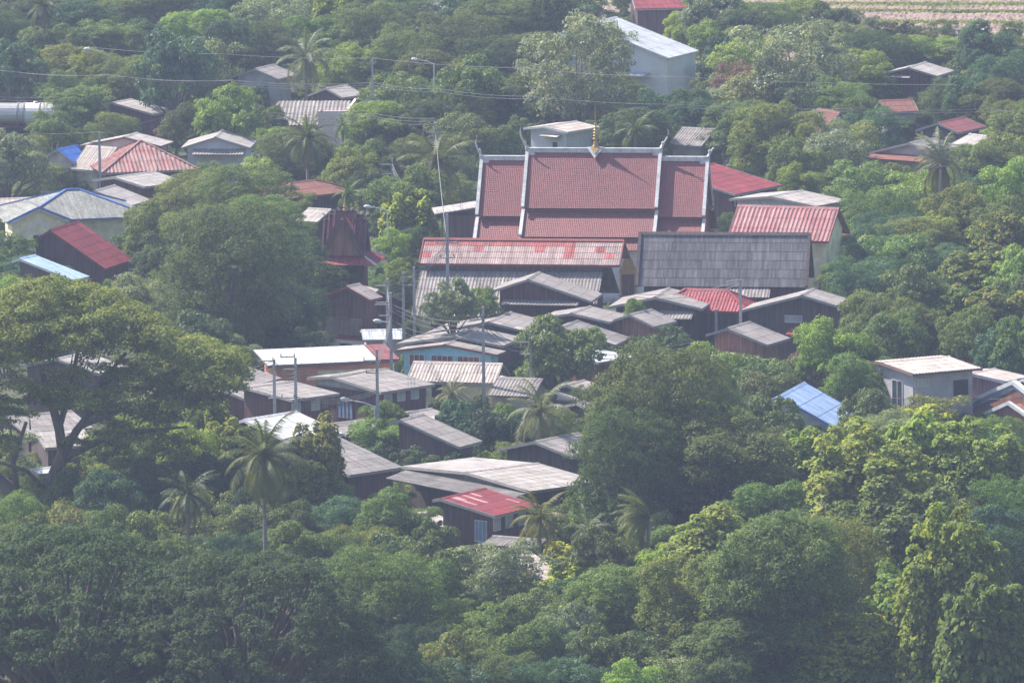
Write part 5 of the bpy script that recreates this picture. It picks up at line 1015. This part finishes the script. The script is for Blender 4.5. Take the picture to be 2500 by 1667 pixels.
KEEP = [(1340, 820, 1800, 1230), (330, 420, 830, 830), (1180, 760, 1620, 880), (-200, 1180, 1000, 1700), (1260, 60, 1460, 260), (990, 640, 1160, 740), (-100, 540, 260, 660), (1940, 830, 2260, 1010), (470, 880, 800, 1240), (790, 900, 1330, 1110), (1150, 1230, 1600, 1420), (1180, 290, 1420, 350), (1500, 1150, 2400, 1600)]
def clear(fx, fy, w, h, kind, c):
    """prune a crown that would hide a roof the photo shows"""
    if any(a <= fx <= d and b <= fy <= e for a, b, d, e in KEEP): return fx, fy, w, h, kind, c
    for it in range(8):
        bad = tot = 0; bx = by = 0
        for i in range(-4, 5):
            for j in range(-4, 5):
                if i * i + j * j <= 16:
                    x, y = fx + i / 4 * w / 2, fy + j / 4 * h / 2; tot += 1; q = PX('F', x, y)
                    if any(in_poly(q[0], q[1], P) for P in PROT): bad += 1; bx += i; by += j
        if bad / tot < .10: break
        fx -= bx / bad * w * .05; fy -= by / bad * h * .03; w *= .9; h *= .9
        if fy < 60 and False: break
    return fx, fy, w, h, kind, c
def name_trees():
    used = {}
    def rel(px, py, q):
        dx, dy = px - q[0], py - q[1]; b = q[2]
        if math.hypot(dx, dy) < 70: return 'close beside ' + b
        if abs(dx) > 1.3 * abs(dy): return ('right of ' if dx > 0 else 'left of ') + b
        return ('below ' if dy > 0 else 'above ') + b
    size = lambda w: 'very large' if w > 120 else 'large' if w > 88 else 'mid-sized' if w > 58 else 'small'
    short = [l for l in LM if len(l[2].split()) <= 9]
    for o, px, py, rx, ry, kind, c, has in TREES:
        if has: continue
        near = sorted(short, key=lambda q: math.hypot(px - q[0], (py - q[1]) * 1.3)); base = f'{size(rx)} {CW[c]} {KW[kind][1]}'
        opts = [f'{base} {rel(px, py, near[i])}' for i in (0, 1, 2)]
        pos = lambda: f'{base} about {"far left" if px < 400 else "left" if px < 900 else "centre" if px < 1600 else "right" if px < 2100 else "far right"}, '
        tx = ['at the left edge', 'in the far left', 'in the left third', 'left of the middle', 'at the middle', 'right of the middle', 'in the right third', 'in the far right', 'at the right edge']
        ty = ['at the very top', 'high up', 'in the upper part', 'just above mid height', 'just below mid height', 'in the lower part', 'low down', 'at the very bottom']
        a, b = tx[min(8, max(0, int(px / 2500 * 9)))], ty[min(7, max(0, int(py / 1667 * 8)))]
        opts += [f'{opts[0]}, {b}', f'{opts[0]}, {a}', f'{opts[1]}, {b} {a}'[:200], f'{base} {b}, {a} of the photo']
        opts += [f'{opts[0]} {w}' for w in ('with uneven top', 'with flatter top', 'with slightly paler tips', 'leaning a little', 'half hidden by a neighbour')]
        opts += [f'{size(rx)} {CW[c]} {KW[kind][1].split()[-1]} {b} {a}, {w}' for w in ('crown uneven', 'crown rounded', 'paler on top', 'leaning', 'partly hidden')]
        l = next(q for q in opts if q not in used and len(q.split()) <= 16)
        used[l] = 1; o['label'] = l
# ------------------------------------------------------------ poles, lamps, wires
TOPS = {}
def pole(key, crop, x, y, h, label, arms=(), r=.13, twin=None, lamp=None, slant=0.0):
    p = at(*PX(crop, x, y), h); o = empty('utility_pole', (p[0], p[1], 0), 0, label, 'utility pole', 'concrete utility poles through the village'); TOPS[key] = (p[0], p[1], h)
    m = MB(); v = []
    for z, a in ((-.2, r * 1.25), (h, r * .8)): v += [(sx * a + (slant if z < 0 else 0), sy * a * .8, z) for sx, sy in ((-1, -1), (1, -1), (1, 1), (-1, 1))]
    m.add(v, [(3, 2, 1, 0), (4, 5, 6, 7)] + [(i, (i + 1) % 4, (i + 1) % 4 + 4, i + 4) for i in range(4)]); m.build('post', W['pole'], o)
    for dz, l, side, rot in arms:
        a = MB(); c, s = math.cos(R(rot)), math.sin(R(rot)); x0, x1 = (-l/2, l/2) if side == 0 else ((0, l) if side > 0 else (-l, 0))
        a.bar((x0 * c, x0 * s - .16, h - dz), (x1 * c, x1 * s - .16, h - dz), .10, .10); ao = a.build('crossarm', W['pole'], o)
        for t in np.linspace(.06, .94, 3 if l > 1.4 else 2):
            xx = x0 + (x1 - x0) * t; i_ = MB(); i_.lathe([(.02, 0), (.05, .05), (.035, .10), (.055, .15), (.03, .22)], 8, (xx * c, xx * s - .16, h - dz + .05)); i_.build('insulator', W['insul'], ao)
    if lamp: lampo(o, h, *lamp)
    return o
def lampo(o, h, dz, L, rot, rise=.35):
    c, s = math.cos(R(rot)), math.sin(R(rot)); a = MB(); a.tube([(0, 0, h - dz), (L * .4 * c, L * .4 * s, h - dz + rise * .6), (L * c, L * s, h - dz + rise)], .045, 6); a.build('lamp_arm', W['lamp'], o)
    q = MB(); d = Vector((c, s, .12)).normalized(); p = Vector((L * c, L * s, h - dz + rise)); q.tube([tuple(p - d * .08), tuple(p + d * .1), tuple(p + d * .45), tuple(p + d * .68)], [.06, .15, .17, .05], 8); q.build('lamp_head', W['lamp'], o, True)
def wire(key, pts, label, n=1, sag=.5, gap=.28, r=.026):
    """a run of conductors strung between the given points"""
    m = MB(); o = empty('power_line', pts[0], 0, label, 'power line', 'runs of power and cable lines'); base = Vector(pts[0])
    for k in range(n):
        m = MB(); off = Vector((0, 0, -(k % 3) * gap)) + Vector((0, (k // 3) * .5, 0))
        for a, b in zip(pts[:-1], pts[1:]):
            a, b = Vector(a) + off - base, Vector(b) + off - base; q = []
            for i in range(13): t = i / 12; p = a.lerp(b, t); p.z -= sag * 4 * t * (1 - t) * (1 + .15 * k); q.append(tuple(p))
            m.tube(q, r, 4)
        m.build('conductor', W['wire'], o)
def build_poles():
    S = 1; D = 1.5
    pole('a', 'F', 228, 303, 8.0, 'leaning concrete pole with short left crossarm before the weathered red pyramid roof', [(1.0, 1.0, -1, 0)])
    pole('b', 'F', 855, 138, 10.0, 'tall pole with low crossarm by the woods above the pink parapet', [(4.2, 1.8, 0, 0)])
    pole('c', 'F', 996, 235, 6.0, 'slim street lamp pole with long left arm before the feathery woods', (), .07) if 0 else None
    q = at(*PX('F', 997, 146), 9.0); o = empty('street_lamp', (q[0], q[1], 0), 0, 'tall slim street lamp with long left arm before the feathery woods', 'street lamp', 'street lamps on slim posts'); m = MB(); m.tube([(0, 0, -.2), (0, 0, 9.0)], [.09, .055], 8); m.build('post', W['lamp'], o); lampo(o, 9.0, .05, 1.7, 180, .45)
    q = at(*PX('t1', 738, 375), 8.0); o = empty('street_lamp', (q[0], q[1], 0), 0, 'faint street lamp with left arm among the upper left woods', 'street lamp', 'street lamps on slim posts'); m = MB(); m.tube([(0, 0, -.2), (0, 0, 8)], [.08, .05], 8); m.build('post', W['pole'], o); lampo(o, 8.0, .05, 2.0, 180, .7)
    pole('d', 't2', 352, 1068, 9.0, 'pole with two left crossarms left of the yellow green tree top', [(.6, 1.2, -1, 0), (1.5, 1.0, -1, 0)])
    pole('e', 't2', 503, 1208, 8.0, 'pole with left crossarms and a right lamp arm behind the yellow green tree', [(.5, 1.1, -1, 0), (1.5, .9, -1, 0)], lamp=(.1, 1.6, 0, -.3))
    pole('f', 't2', 645, 830, 10.5, 'very tall pole with top crossarm before the yellowing coconut palm left of the temple', [(.9, 1.9, 0, 0), (1.9, 1.7, 0, 25)], .15)
    pole('g', 'm1', 1283, 60, 12.4, 'tall slightly leaning pole with wide crossarm before the long patched hall', [(2.5, 2.0, 0, 0), (3.8, 1.4, 0, 20)], .15)
    pole('h', 'm1', 1003, 430, 9.0, 'left pole of a ladder-like pair above the cluster of poles', [(.4, 1.0, 1, 0), (1.1, 1.0, 1, 0)])
    pole('i', 'm1', 1072, 395, 9.5, 'right darker pole of a ladder-like pair above the cluster of poles', ())
    pole('j', 'm1', 903, 470, 9.5, 'thick rear pole of the crowded cluster by the small street tree', [(.6, 1.1, -1, 0), (2.2, 1.1, -1, 0)], .16)
    pole('k', 'm1', 923, 560, 10.7, 'front pole of the crowded cluster with a small lamp', [(.8, 1.2, -1, 0), (1.9, 1.0, -1, 0)], .13, lamp=(2.5, .8, 180, .1))
    pole('l', 'm1', 180, 985, 9.4, 'left pole of the pair before the brick shop', [(.1, 1.3, -1, 0)])
    pole('m', 'm1', 316, 975, 9.5, 'right pole of the pair before the brick shop', [(-.1, 1.2, -1, 0), (.9, 1.0, -1, 0), (3.2, 2.2, -1, 0)])
    pole('n', 'm1', 836, 920, 9.4, 'lone pole with left crossarms before the maroon house with white window panels', [(.9, 1.1, -1, 0), (1.9, .9, -1, 0)])
    pole('o', 'm1', 1513, 650, 10.2, 'light concrete pole standing before the right side of the blue walled house', [(1.0, 1.2, -1, 15)])
    pole('p', 'm1', 1816, 805, 8.0, 'pole with left crossarms beside the round tree right of the blue walled house', [(.9, 1.1, -1, 0), (1.9, .9, -1, 0)], lamp=(4.4, 2.0, 180, .5))
    pole('q', 'm2', 1195, 475, 9.0, 'pole standing between the red hipped roof and the broad grey gable', [(.1, 1.2, -1, 20)])
    pole('r', 'm2', 1041, 665, 5.0, 'short pale post before the open hall with red hipped roof')
    q = at(*PX('m1', 822, 1283), 5.0); o = empty('street_lamp', (q[0], q[1], 0), 0, 'street lamp with bright white head before the maroon house, above the round yellow green tree', 'street lamp', 'street lamps on slim posts'); m = MB(); m.tube([(0, 0, -.2), (0, 0, 5.0)], [.07, .05], 8); m.build('post', W['lamp'], o); lampo(o, 5.0, .05, 2.1, 175, .55)
    q = at(*PX('t2', 320, 1420), 7.0); o = empty('street_lamp', (q[0], q[1], 0), 0, 'street lamp with left arm between the red tower and the yellow green tree', 'street lamp', 'street lamps on slim posts'); m = MB(); m.tube([(0, 0, -.2), (0, 0, 7.0)], [.07, .05], 8); m.build('post', W['lamp'], o); lampo(o, 7.0, .05, 1.5, 180, .35)
    P = lambda c, x, y, z: tuple(at(*PX(c, x, y), z))
    wire('top', [P('t1', -60, 470, 9), P('t1', 740, 510, 9), P('t1', 1560, 545, 9), P('t2', 225, 560, 9)], 'bundle of lines crossing the upper left woods to the tall pole', 4, .25, .22, .022)
    wire('top2', [P('t2', 225, 560, 9), P('t2', 670, 603, 9), P('t2', 1290, 652, 9), P('t3', 0, 707, 9), P('t3', 1200, 735, 9), P('t3', 2300, 728, 9)], 'long lines running right across the woods behind the temple', 2, .2, .25, .022)
    wire('hi', [P('t1', 600, 320, 10), P('t1', 1500, 365, 10), P('t2', 225, 395, 10), P('t2', 1200, 460, 10), P('t3', 0, 520, 10), P('t3', 1900, 575, 10)], 'single thin line highest across the woods', 1, .2)
    wire('left', [P('t1', -40, 655, 6), P('t1', 400, 658, 6)], 'short lines above the silver tanker', 2, .1)
    wire('low', [P('t1', 1190, 725, 7), P('t1', 1800, 760, 7), P('t2', 230, 768, 7), P('t2', 640, 800, 7)], 'lines before the dark conifers and the pink parapet', 3, .2)
    wire('a1', [(TOPS['a'][0] - 14, TOPS['a'][1] + 3, 7.9), TOPS['a'], (TOPS['a'][0] + 8, TOPS['a'][1] + 20, 8)], 'line running left from the leaning pole by the red pyramid roof', 1, .3)
    T = TOPS
    def U(k, dz): return (T[k][0], T[k][1] - .15, T[k][2] - dz)
    wire('fg', [U('f', 1), U('g', 2.4), U('i', .5)], 'lines from the very tall pole down to the hall pole', 2, .4)
    wire('de', [U('d', .5), U('e', .5), U('f', 2)], 'sagging lines by the yellow green tree', 3, .9)
    wire('gk', [U('g', 2.6), U('j', .7), U('k', .8)], 'steep lines fanning from the hall pole to the cluster of poles', 3, .4)
    wire('ko', [U('k', .9), U('o', 1.0), U('p', .9), (T['p'][0] + 14, T['p'][1] + 3, 6.6)], 'lines from the cluster of poles past the blue walled house to the right', 3, .7)
    wire('kl', [U('k', 1.9), U('n', .9), U('m', .9), U('l', .1), (T['l'][0] - 12, T['l'][1] - 2, 6.6)], 'lines along the brick shop to the pair of poles', 3, .35)
    wire('mn', [U('m', 3.1), U('n', 3.3)], 'blue grey cables sagging between the right paired pole and the lone pole', 3, .45, .1, .03)
    wire('ok', [U('o', 1.2), U('k', 2.2)], 'lower lines sagging left of the light concrete pole', 2, 1.2, .4)
    wire('q', [U('q', .1), (T['q'][0] - 9, T['q'][1] + 2, 7.6)], 'thin lines leaving the pole by the red hipped roof', 2, .5)
    wire('gb', [P('m3', 1250, 742, 4), P('m3', 2352, 752, 4)], 'thin line before the grey block house', 1, .15)

# ------------------------------------------------------------ ground
def ground():
    m, nt_, b = nodemat('soil and grass')
    o = mul(nt_, (.10, .085, .05), (.045, .07, .022), ramp(nt_, noise(nt_, .05, 6), [(.4, 0.), (.6, 1.)]), 'MIX'); o = mul(nt_, o, ramp(nt_, noise(nt_, 1.2, 4), [(.3, .6), (.7, 1.3)]))
    nt_.links.new(o, b.inputs['Base Color']); b.inputs['Roughness'].default_value = .95
    q = MB(); q.add([(-1400, -200, 0), (1400, -200, 0), (1400, 2600, 0), (-1400, 2600, 0)], [(0, 1, 2, 3)]); tag(q.build('ground', m), 'brown green earth under the village trees', None, None, 'structure')
    # ploughed field, its furrows as relief, with grass banks
    m, nt_, b = nodemat('ploughed soil')
    o = mul(nt_, (.33, .235, .18), ramp(nt_, noise(nt_, .9, 5, (.6, 1.6, 1)), [(.3, .55), (.7, 1.25)])); o = mul(nt_, o, (.16, .17, .07), ramp(nt_, noise(nt_, .10, 5, (.25, 1, 1)), [(.55, 0.), (.68, .75)]), 'MIX')
    nt_.links.new(o, b.inputs['Base Color']); b.inputs['Roughness'].default_value = .95
    g = np.random.default_rng(2); xs = np.linspace(0, 75, 260); ys = np.linspace(1010, 1330, 420); X, Y = np.meshgrid(xs, ys)
    Z = .10 + .10 * np.sin(Y * 2.2 + .3 * np.sin(X * .2)) + g.normal(size=X.shape) * .07; Z[0, :] = Z[-1, :] = -.1; Z[:, 0] = Z[:, -1] = -.1
    V = np.stack([X, Y, Z], -1).reshape(-1, 3); n, k = X.shape; idx = np.arange(n * k).reshape(n, k)
    F = np.stack([idx[:-1, :-1], idx[:-1, 1:], idx[1:, 1:], idx[1:, :-1]], -1).reshape(-1, 4)
    me = bpy.data.meshes.new('field'); me.from_pydata(V.tolist(), [], F.tolist()); me.materials.append(m); f = bpy.data.objects.new('field', me); col.objects.link(f); tag(f, 'reddish ploughed field at the top right', None, None, 'structure')
    # banks of grass between the plots
    P = []; 
    for (xa, ya, xb, yb, wd) in ((0, 1062, 75, 1050, .9), (0, 1080, 75, 1072, .8), (30, 1070, 75, 1062, .5), (0, 1095, 75, 1092, .8), (20, 1120, 75, 1105, 1.0), (0, 1150, 75, 1140, 3), (0, 1190, 75, 1200, 3), (10, 1040, 75, 1028, .8)):
        nn = 7000; t = g.random(nn); P.append(np.stack([xa + (xb - xa) * t, ya + (yb - ya) * t + g.normal(size=nn) * wd, .1 + g.random(nn) * .22], 1))
    P = np.concatenate(P); nn = len(P); me = leaf_mesh('grass_bank', P, unit(g.normal(size=(nn, 3)) * .6 + [0, 0, .8]), .32, .5, g, g.random(nn), g.random(nn) * .5); me.materials.append(LEAF)
    o = bpy.data.objects.new('grass', me); col.objects.link(o); o.color = (.20, .24, .07, 1); tag(o, 'strips of green grass on the banks between the ploughed plots', 'grass', None, 'stuff')
    # road behind the tankers
    m2 = mat('road', (.13, .125, .12), .9); A = at(*PX('F', -40, 300), 0); q = MB(); q.add([(-75, A[1] - 6, .004), (-18, A[1] - 9, .004), (-18, A[1] + 3, .004), (-75, A[1] + 6, .004)], [(0, 1, 2, 3)]); tag(q.build('road', m2), 'asphalt road under the tankers', None, None, 'structure')
def undergrowth():
    g = np.random.default_rng(11); n = 32000; y = g.uniform(560, 1130, n); x = g.uniform(-1, 1, n) * y * .08
    infield = (x > 3) & (y > 1015); k = ~infield
    for cx, cy_, hl, hw, th in FOOT:
        c, s = math.cos(th), math.sin(th); u = (x - cx) * c + (y - cy_) * s; v = -(x - cx) * s + (y - cy_) * c; k &= ~((abs(u) < hl + .4) & (abs(v) < hw + .4))
    x, y = x[k], y[k]; h = .35 + .75 * (.5 + .5 * np.sin(x * .35 + 2 * np.sin(y * .08)) * np.cos(y * .13)); m = 6
    C = np.stack([x, y, h * g.random(len(x))], 1); P = np.repeat(C, m, 0) + g.normal(size=(len(C) * m, 3)) * [.6, .6, .15]; P[:, 2] = np.abs(P[:, 2]); nn = len(P)
    hue = np.repeat(g.random(len(C)) * .5, m); me = leaf_mesh('undergrowth', P, unit(g.normal(size=(nn, 3)) * .6 + [0, 0, .8]), .42, .6, g, .5 + g.normal(size=nn) * .2, hue); me.materials.append(LEAF)
    o = bpy.data.objects.new('undergrowth', me); col.objects.link(o); o.color = (.075, .13, .04, 1); tag(o, 'tangled weeds and low ground cover between the houses and trees', 'ground cover', None, 'stuff')

# ------------------------------------------------------------ trees that close the remaining gaps
def in_poly(px, py, P):
    c = False; j = len(P) - 1
    for i in range(len(P)):
        if (P[i][1] > py) != (P[j][1] > py) and px < (P[j][0] - P[i][0]) * (py - P[i][1]) / (P[j][1] - P[i][1]) + P[i][0]: c = not c
        j = i
    return c
def fill():
    g = random.Random(99); cs = 14; nx, ny = 2500 // cs + 1, 1667 // cs + 1; occ = np.zeros((ny, nx), int)
    fld = [PX('F', *q) for q in ((1660, -10), (2360, -10), (2360, 50), (2200, 62), (2000, 45), (1900, 15), (1660, 12))]
    for P in PROT + [fld]:
        xs = [p[0] for p in P]; ys = [p[1] for p in P]
        for j in range(max(0, int(min(ys) / cs)), min(ny - 1, int(max(ys) / cs)) + 1):
            for i in range(max(0, int(min(xs) / cs)), min(nx - 1, int(max(xs) / cs)) + 1):
                if in_poly((i + .5) * cs, (j + .5) * cs, P): occ[j, i] = 2
    for o, px, py, rx, ry, kind, c, has in TREES:
        if kind == 'palm': continue
        for j in range(max(0, int((py - ry) / cs)), min(ny - 1, int((py + ry) / cs)) + 1):
            for i in range(max(0, int((px - rx) / cs)), min(nx - 1, int((px + rx) / cs)) + 1):
                if (((i + .5) * cs - px) / rx) ** 2 + (((j + .5) * cs - py) / ry) ** 2 < .62 and occ[j, i] == 0: occ[j, i] = 1
    free = [(j, i) for j in range(ny) for i in range(nx) if occ[j, i] == 0]; g.shuffle(free); n = 0
    cols = ['mid', 'dark', 'blue', 'mid', 'fresh', 'warm', 'dark', 'lime', 'olive', 'grey']
    for (j, i) in free:
        if occ[j, i]: continue
        px, py = (i + .5) * cs, (j + .5) * cs; best = None
        for r in (80, 66, 52, 40, 30, 20):
            ok = tot = 0
            for jj in range(int((py - r * .75) / cs), int((py + r * .75) / cs) + 1):
                for ii in range(int((px - r) / cs), int((px + r) / cs) + 1):
                    if 0 <= jj < ny and 0 <= ii < nx and ((ii * cs + 7 - px) / r) ** 2 + ((jj * cs + 7 - py) / (r * .75)) ** 2 < 1: tot += 1; ok += occ[jj, ii] != 2
            if tot and ok / tot > .88: best = r; break
        if not best: continue
        r = best; kind = 'shrub' if r < 26 else g.choice(['round', 'round', 'feather', 'airy', 'mango'])
        p = at(px, py, 1.5 if kind == 'shrub' else 4.0)
        if any(abs((p[0] - cx) * math.cos(th) + (p[1] - cy_) * math.sin(th)) < hl + .3 and abs(-(p[0] - cx) * math.sin(th) + (p[1] - cy_) * math.cos(th)) < hw + .3 for cx, cy_, hl, hw, th in FOOT): continue
        plant(px * .9408, py * .9408, 2.2 * r * .94, 1.7 * r * .94, kind, g.choice(cols)); n += 1
        for jj in range(max(0, int((py - r * .7) / cs)), min(ny - 1, int((py + r * .7) / cs)) + 1):
            for ii in range(max(0, int((px - r * .9) / cs)), min(nx - 1, int((px + r * .9) / cs)) + 1):
                if occ[jj, ii] == 0: occ[jj, ii] = 1
    print('filled', n, 'trees total', len(TREES))
def extras():
    p = at(*PX('b2', 1235, 1030), 1.2); o = empty('orange_cloth', (p[0], p[1], 0), 0, 'small bright orange cloth hanging low among the foreground leaves', 'cloth')
    m = MB(); n = 10; v = [(-.5 + 1.0 * i / n, .1 * math.sin(i * 1.3) , 1.55 - .35 * i / n + .05 * math.sin(i) - d * (.35 + .03 * i)) for d in (0, 1) for i in range(n + 1)]
    v2 = [(a, b + .02, c) for a, b, c in v]; k = n + 1; m.add(v + v2, [(i, i + 1, k + i + 1, k + i) for i in range(n)] + [(2 * k + i, 3 * k + i, 3 * k + i + 1, 2 * k + i + 1) for i in range(n)]); m.build('cloth', W['orange'], o)
    m = MB(); m.tube([(-.6, 0, 0), (-.6, 0, 1.65)], .03, 6); m.tube([(.6, 0, 0), (.6, 0, 1.3)], .03, 6); m.build('support', W['bark'], o)
    p = at(*PX('t3', 1425, 640), 1.5); o = empty('tarp', (p[0], p[1], 0), .3, 'small teal tarp hanging beneath the high right grey gable', 'tarp')
    m = MB(); m.add([(-.35, 0, .2), (.35, .1, .2), (.2, 0, 1.9), (-.1, 0, 2.0), (-.35, .05, .2), (.35, .15, .2), (.2, .05, 1.9), (-.1, .05, 2.0)], [(0, 1, 2, 3), (7, 6, 5, 4), (0, 4, 5, 1), (1, 5, 6, 2), (2, 6, 7, 3), (3, 7, 4, 0)]); m.build('sheet', W['teal'], o)
def haze():
    m = bpy.data.materials.new('haze air'); m.use_nodes = True; nt_ = m.node_tree; nt_.nodes.remove(nt_.nodes['Principled BSDF']); v = nt_.nodes.new('ShaderNodeVolumePrincipled')
    v.inputs['Color'].default_value = HAZE_C; v.inputs['Density'].default_value = HAZE_D; v.inputs['Anisotropy'].default_value = .2; nt_.links.new(v.outputs[0], nt_.nodes['Material Output'].inputs['Volume'])
    q = MB(); q.box(-1420, 1420, -220, 2620, -1.0, CH + 4); o = q.build('haze', m); tag(o, 'pale bluish haze filling the air over the village', 'haze', None, 'stuff')
HAZE_D = .000172; HAZE_C = (.60, .70, .97, 1)

import time; _t = time.time()
ground(); build_houses(); temple(); patched_hall(); thatch_hall(); tower(); special_houses(); tankers(); build_poles()
print('structures', time.time() - _t)
make_protos(); hero_tree(); build_palms(); tree_list(); fill(); name_trees(); undergrowth(); extras(); haze()
print('all', time.time() - _t)
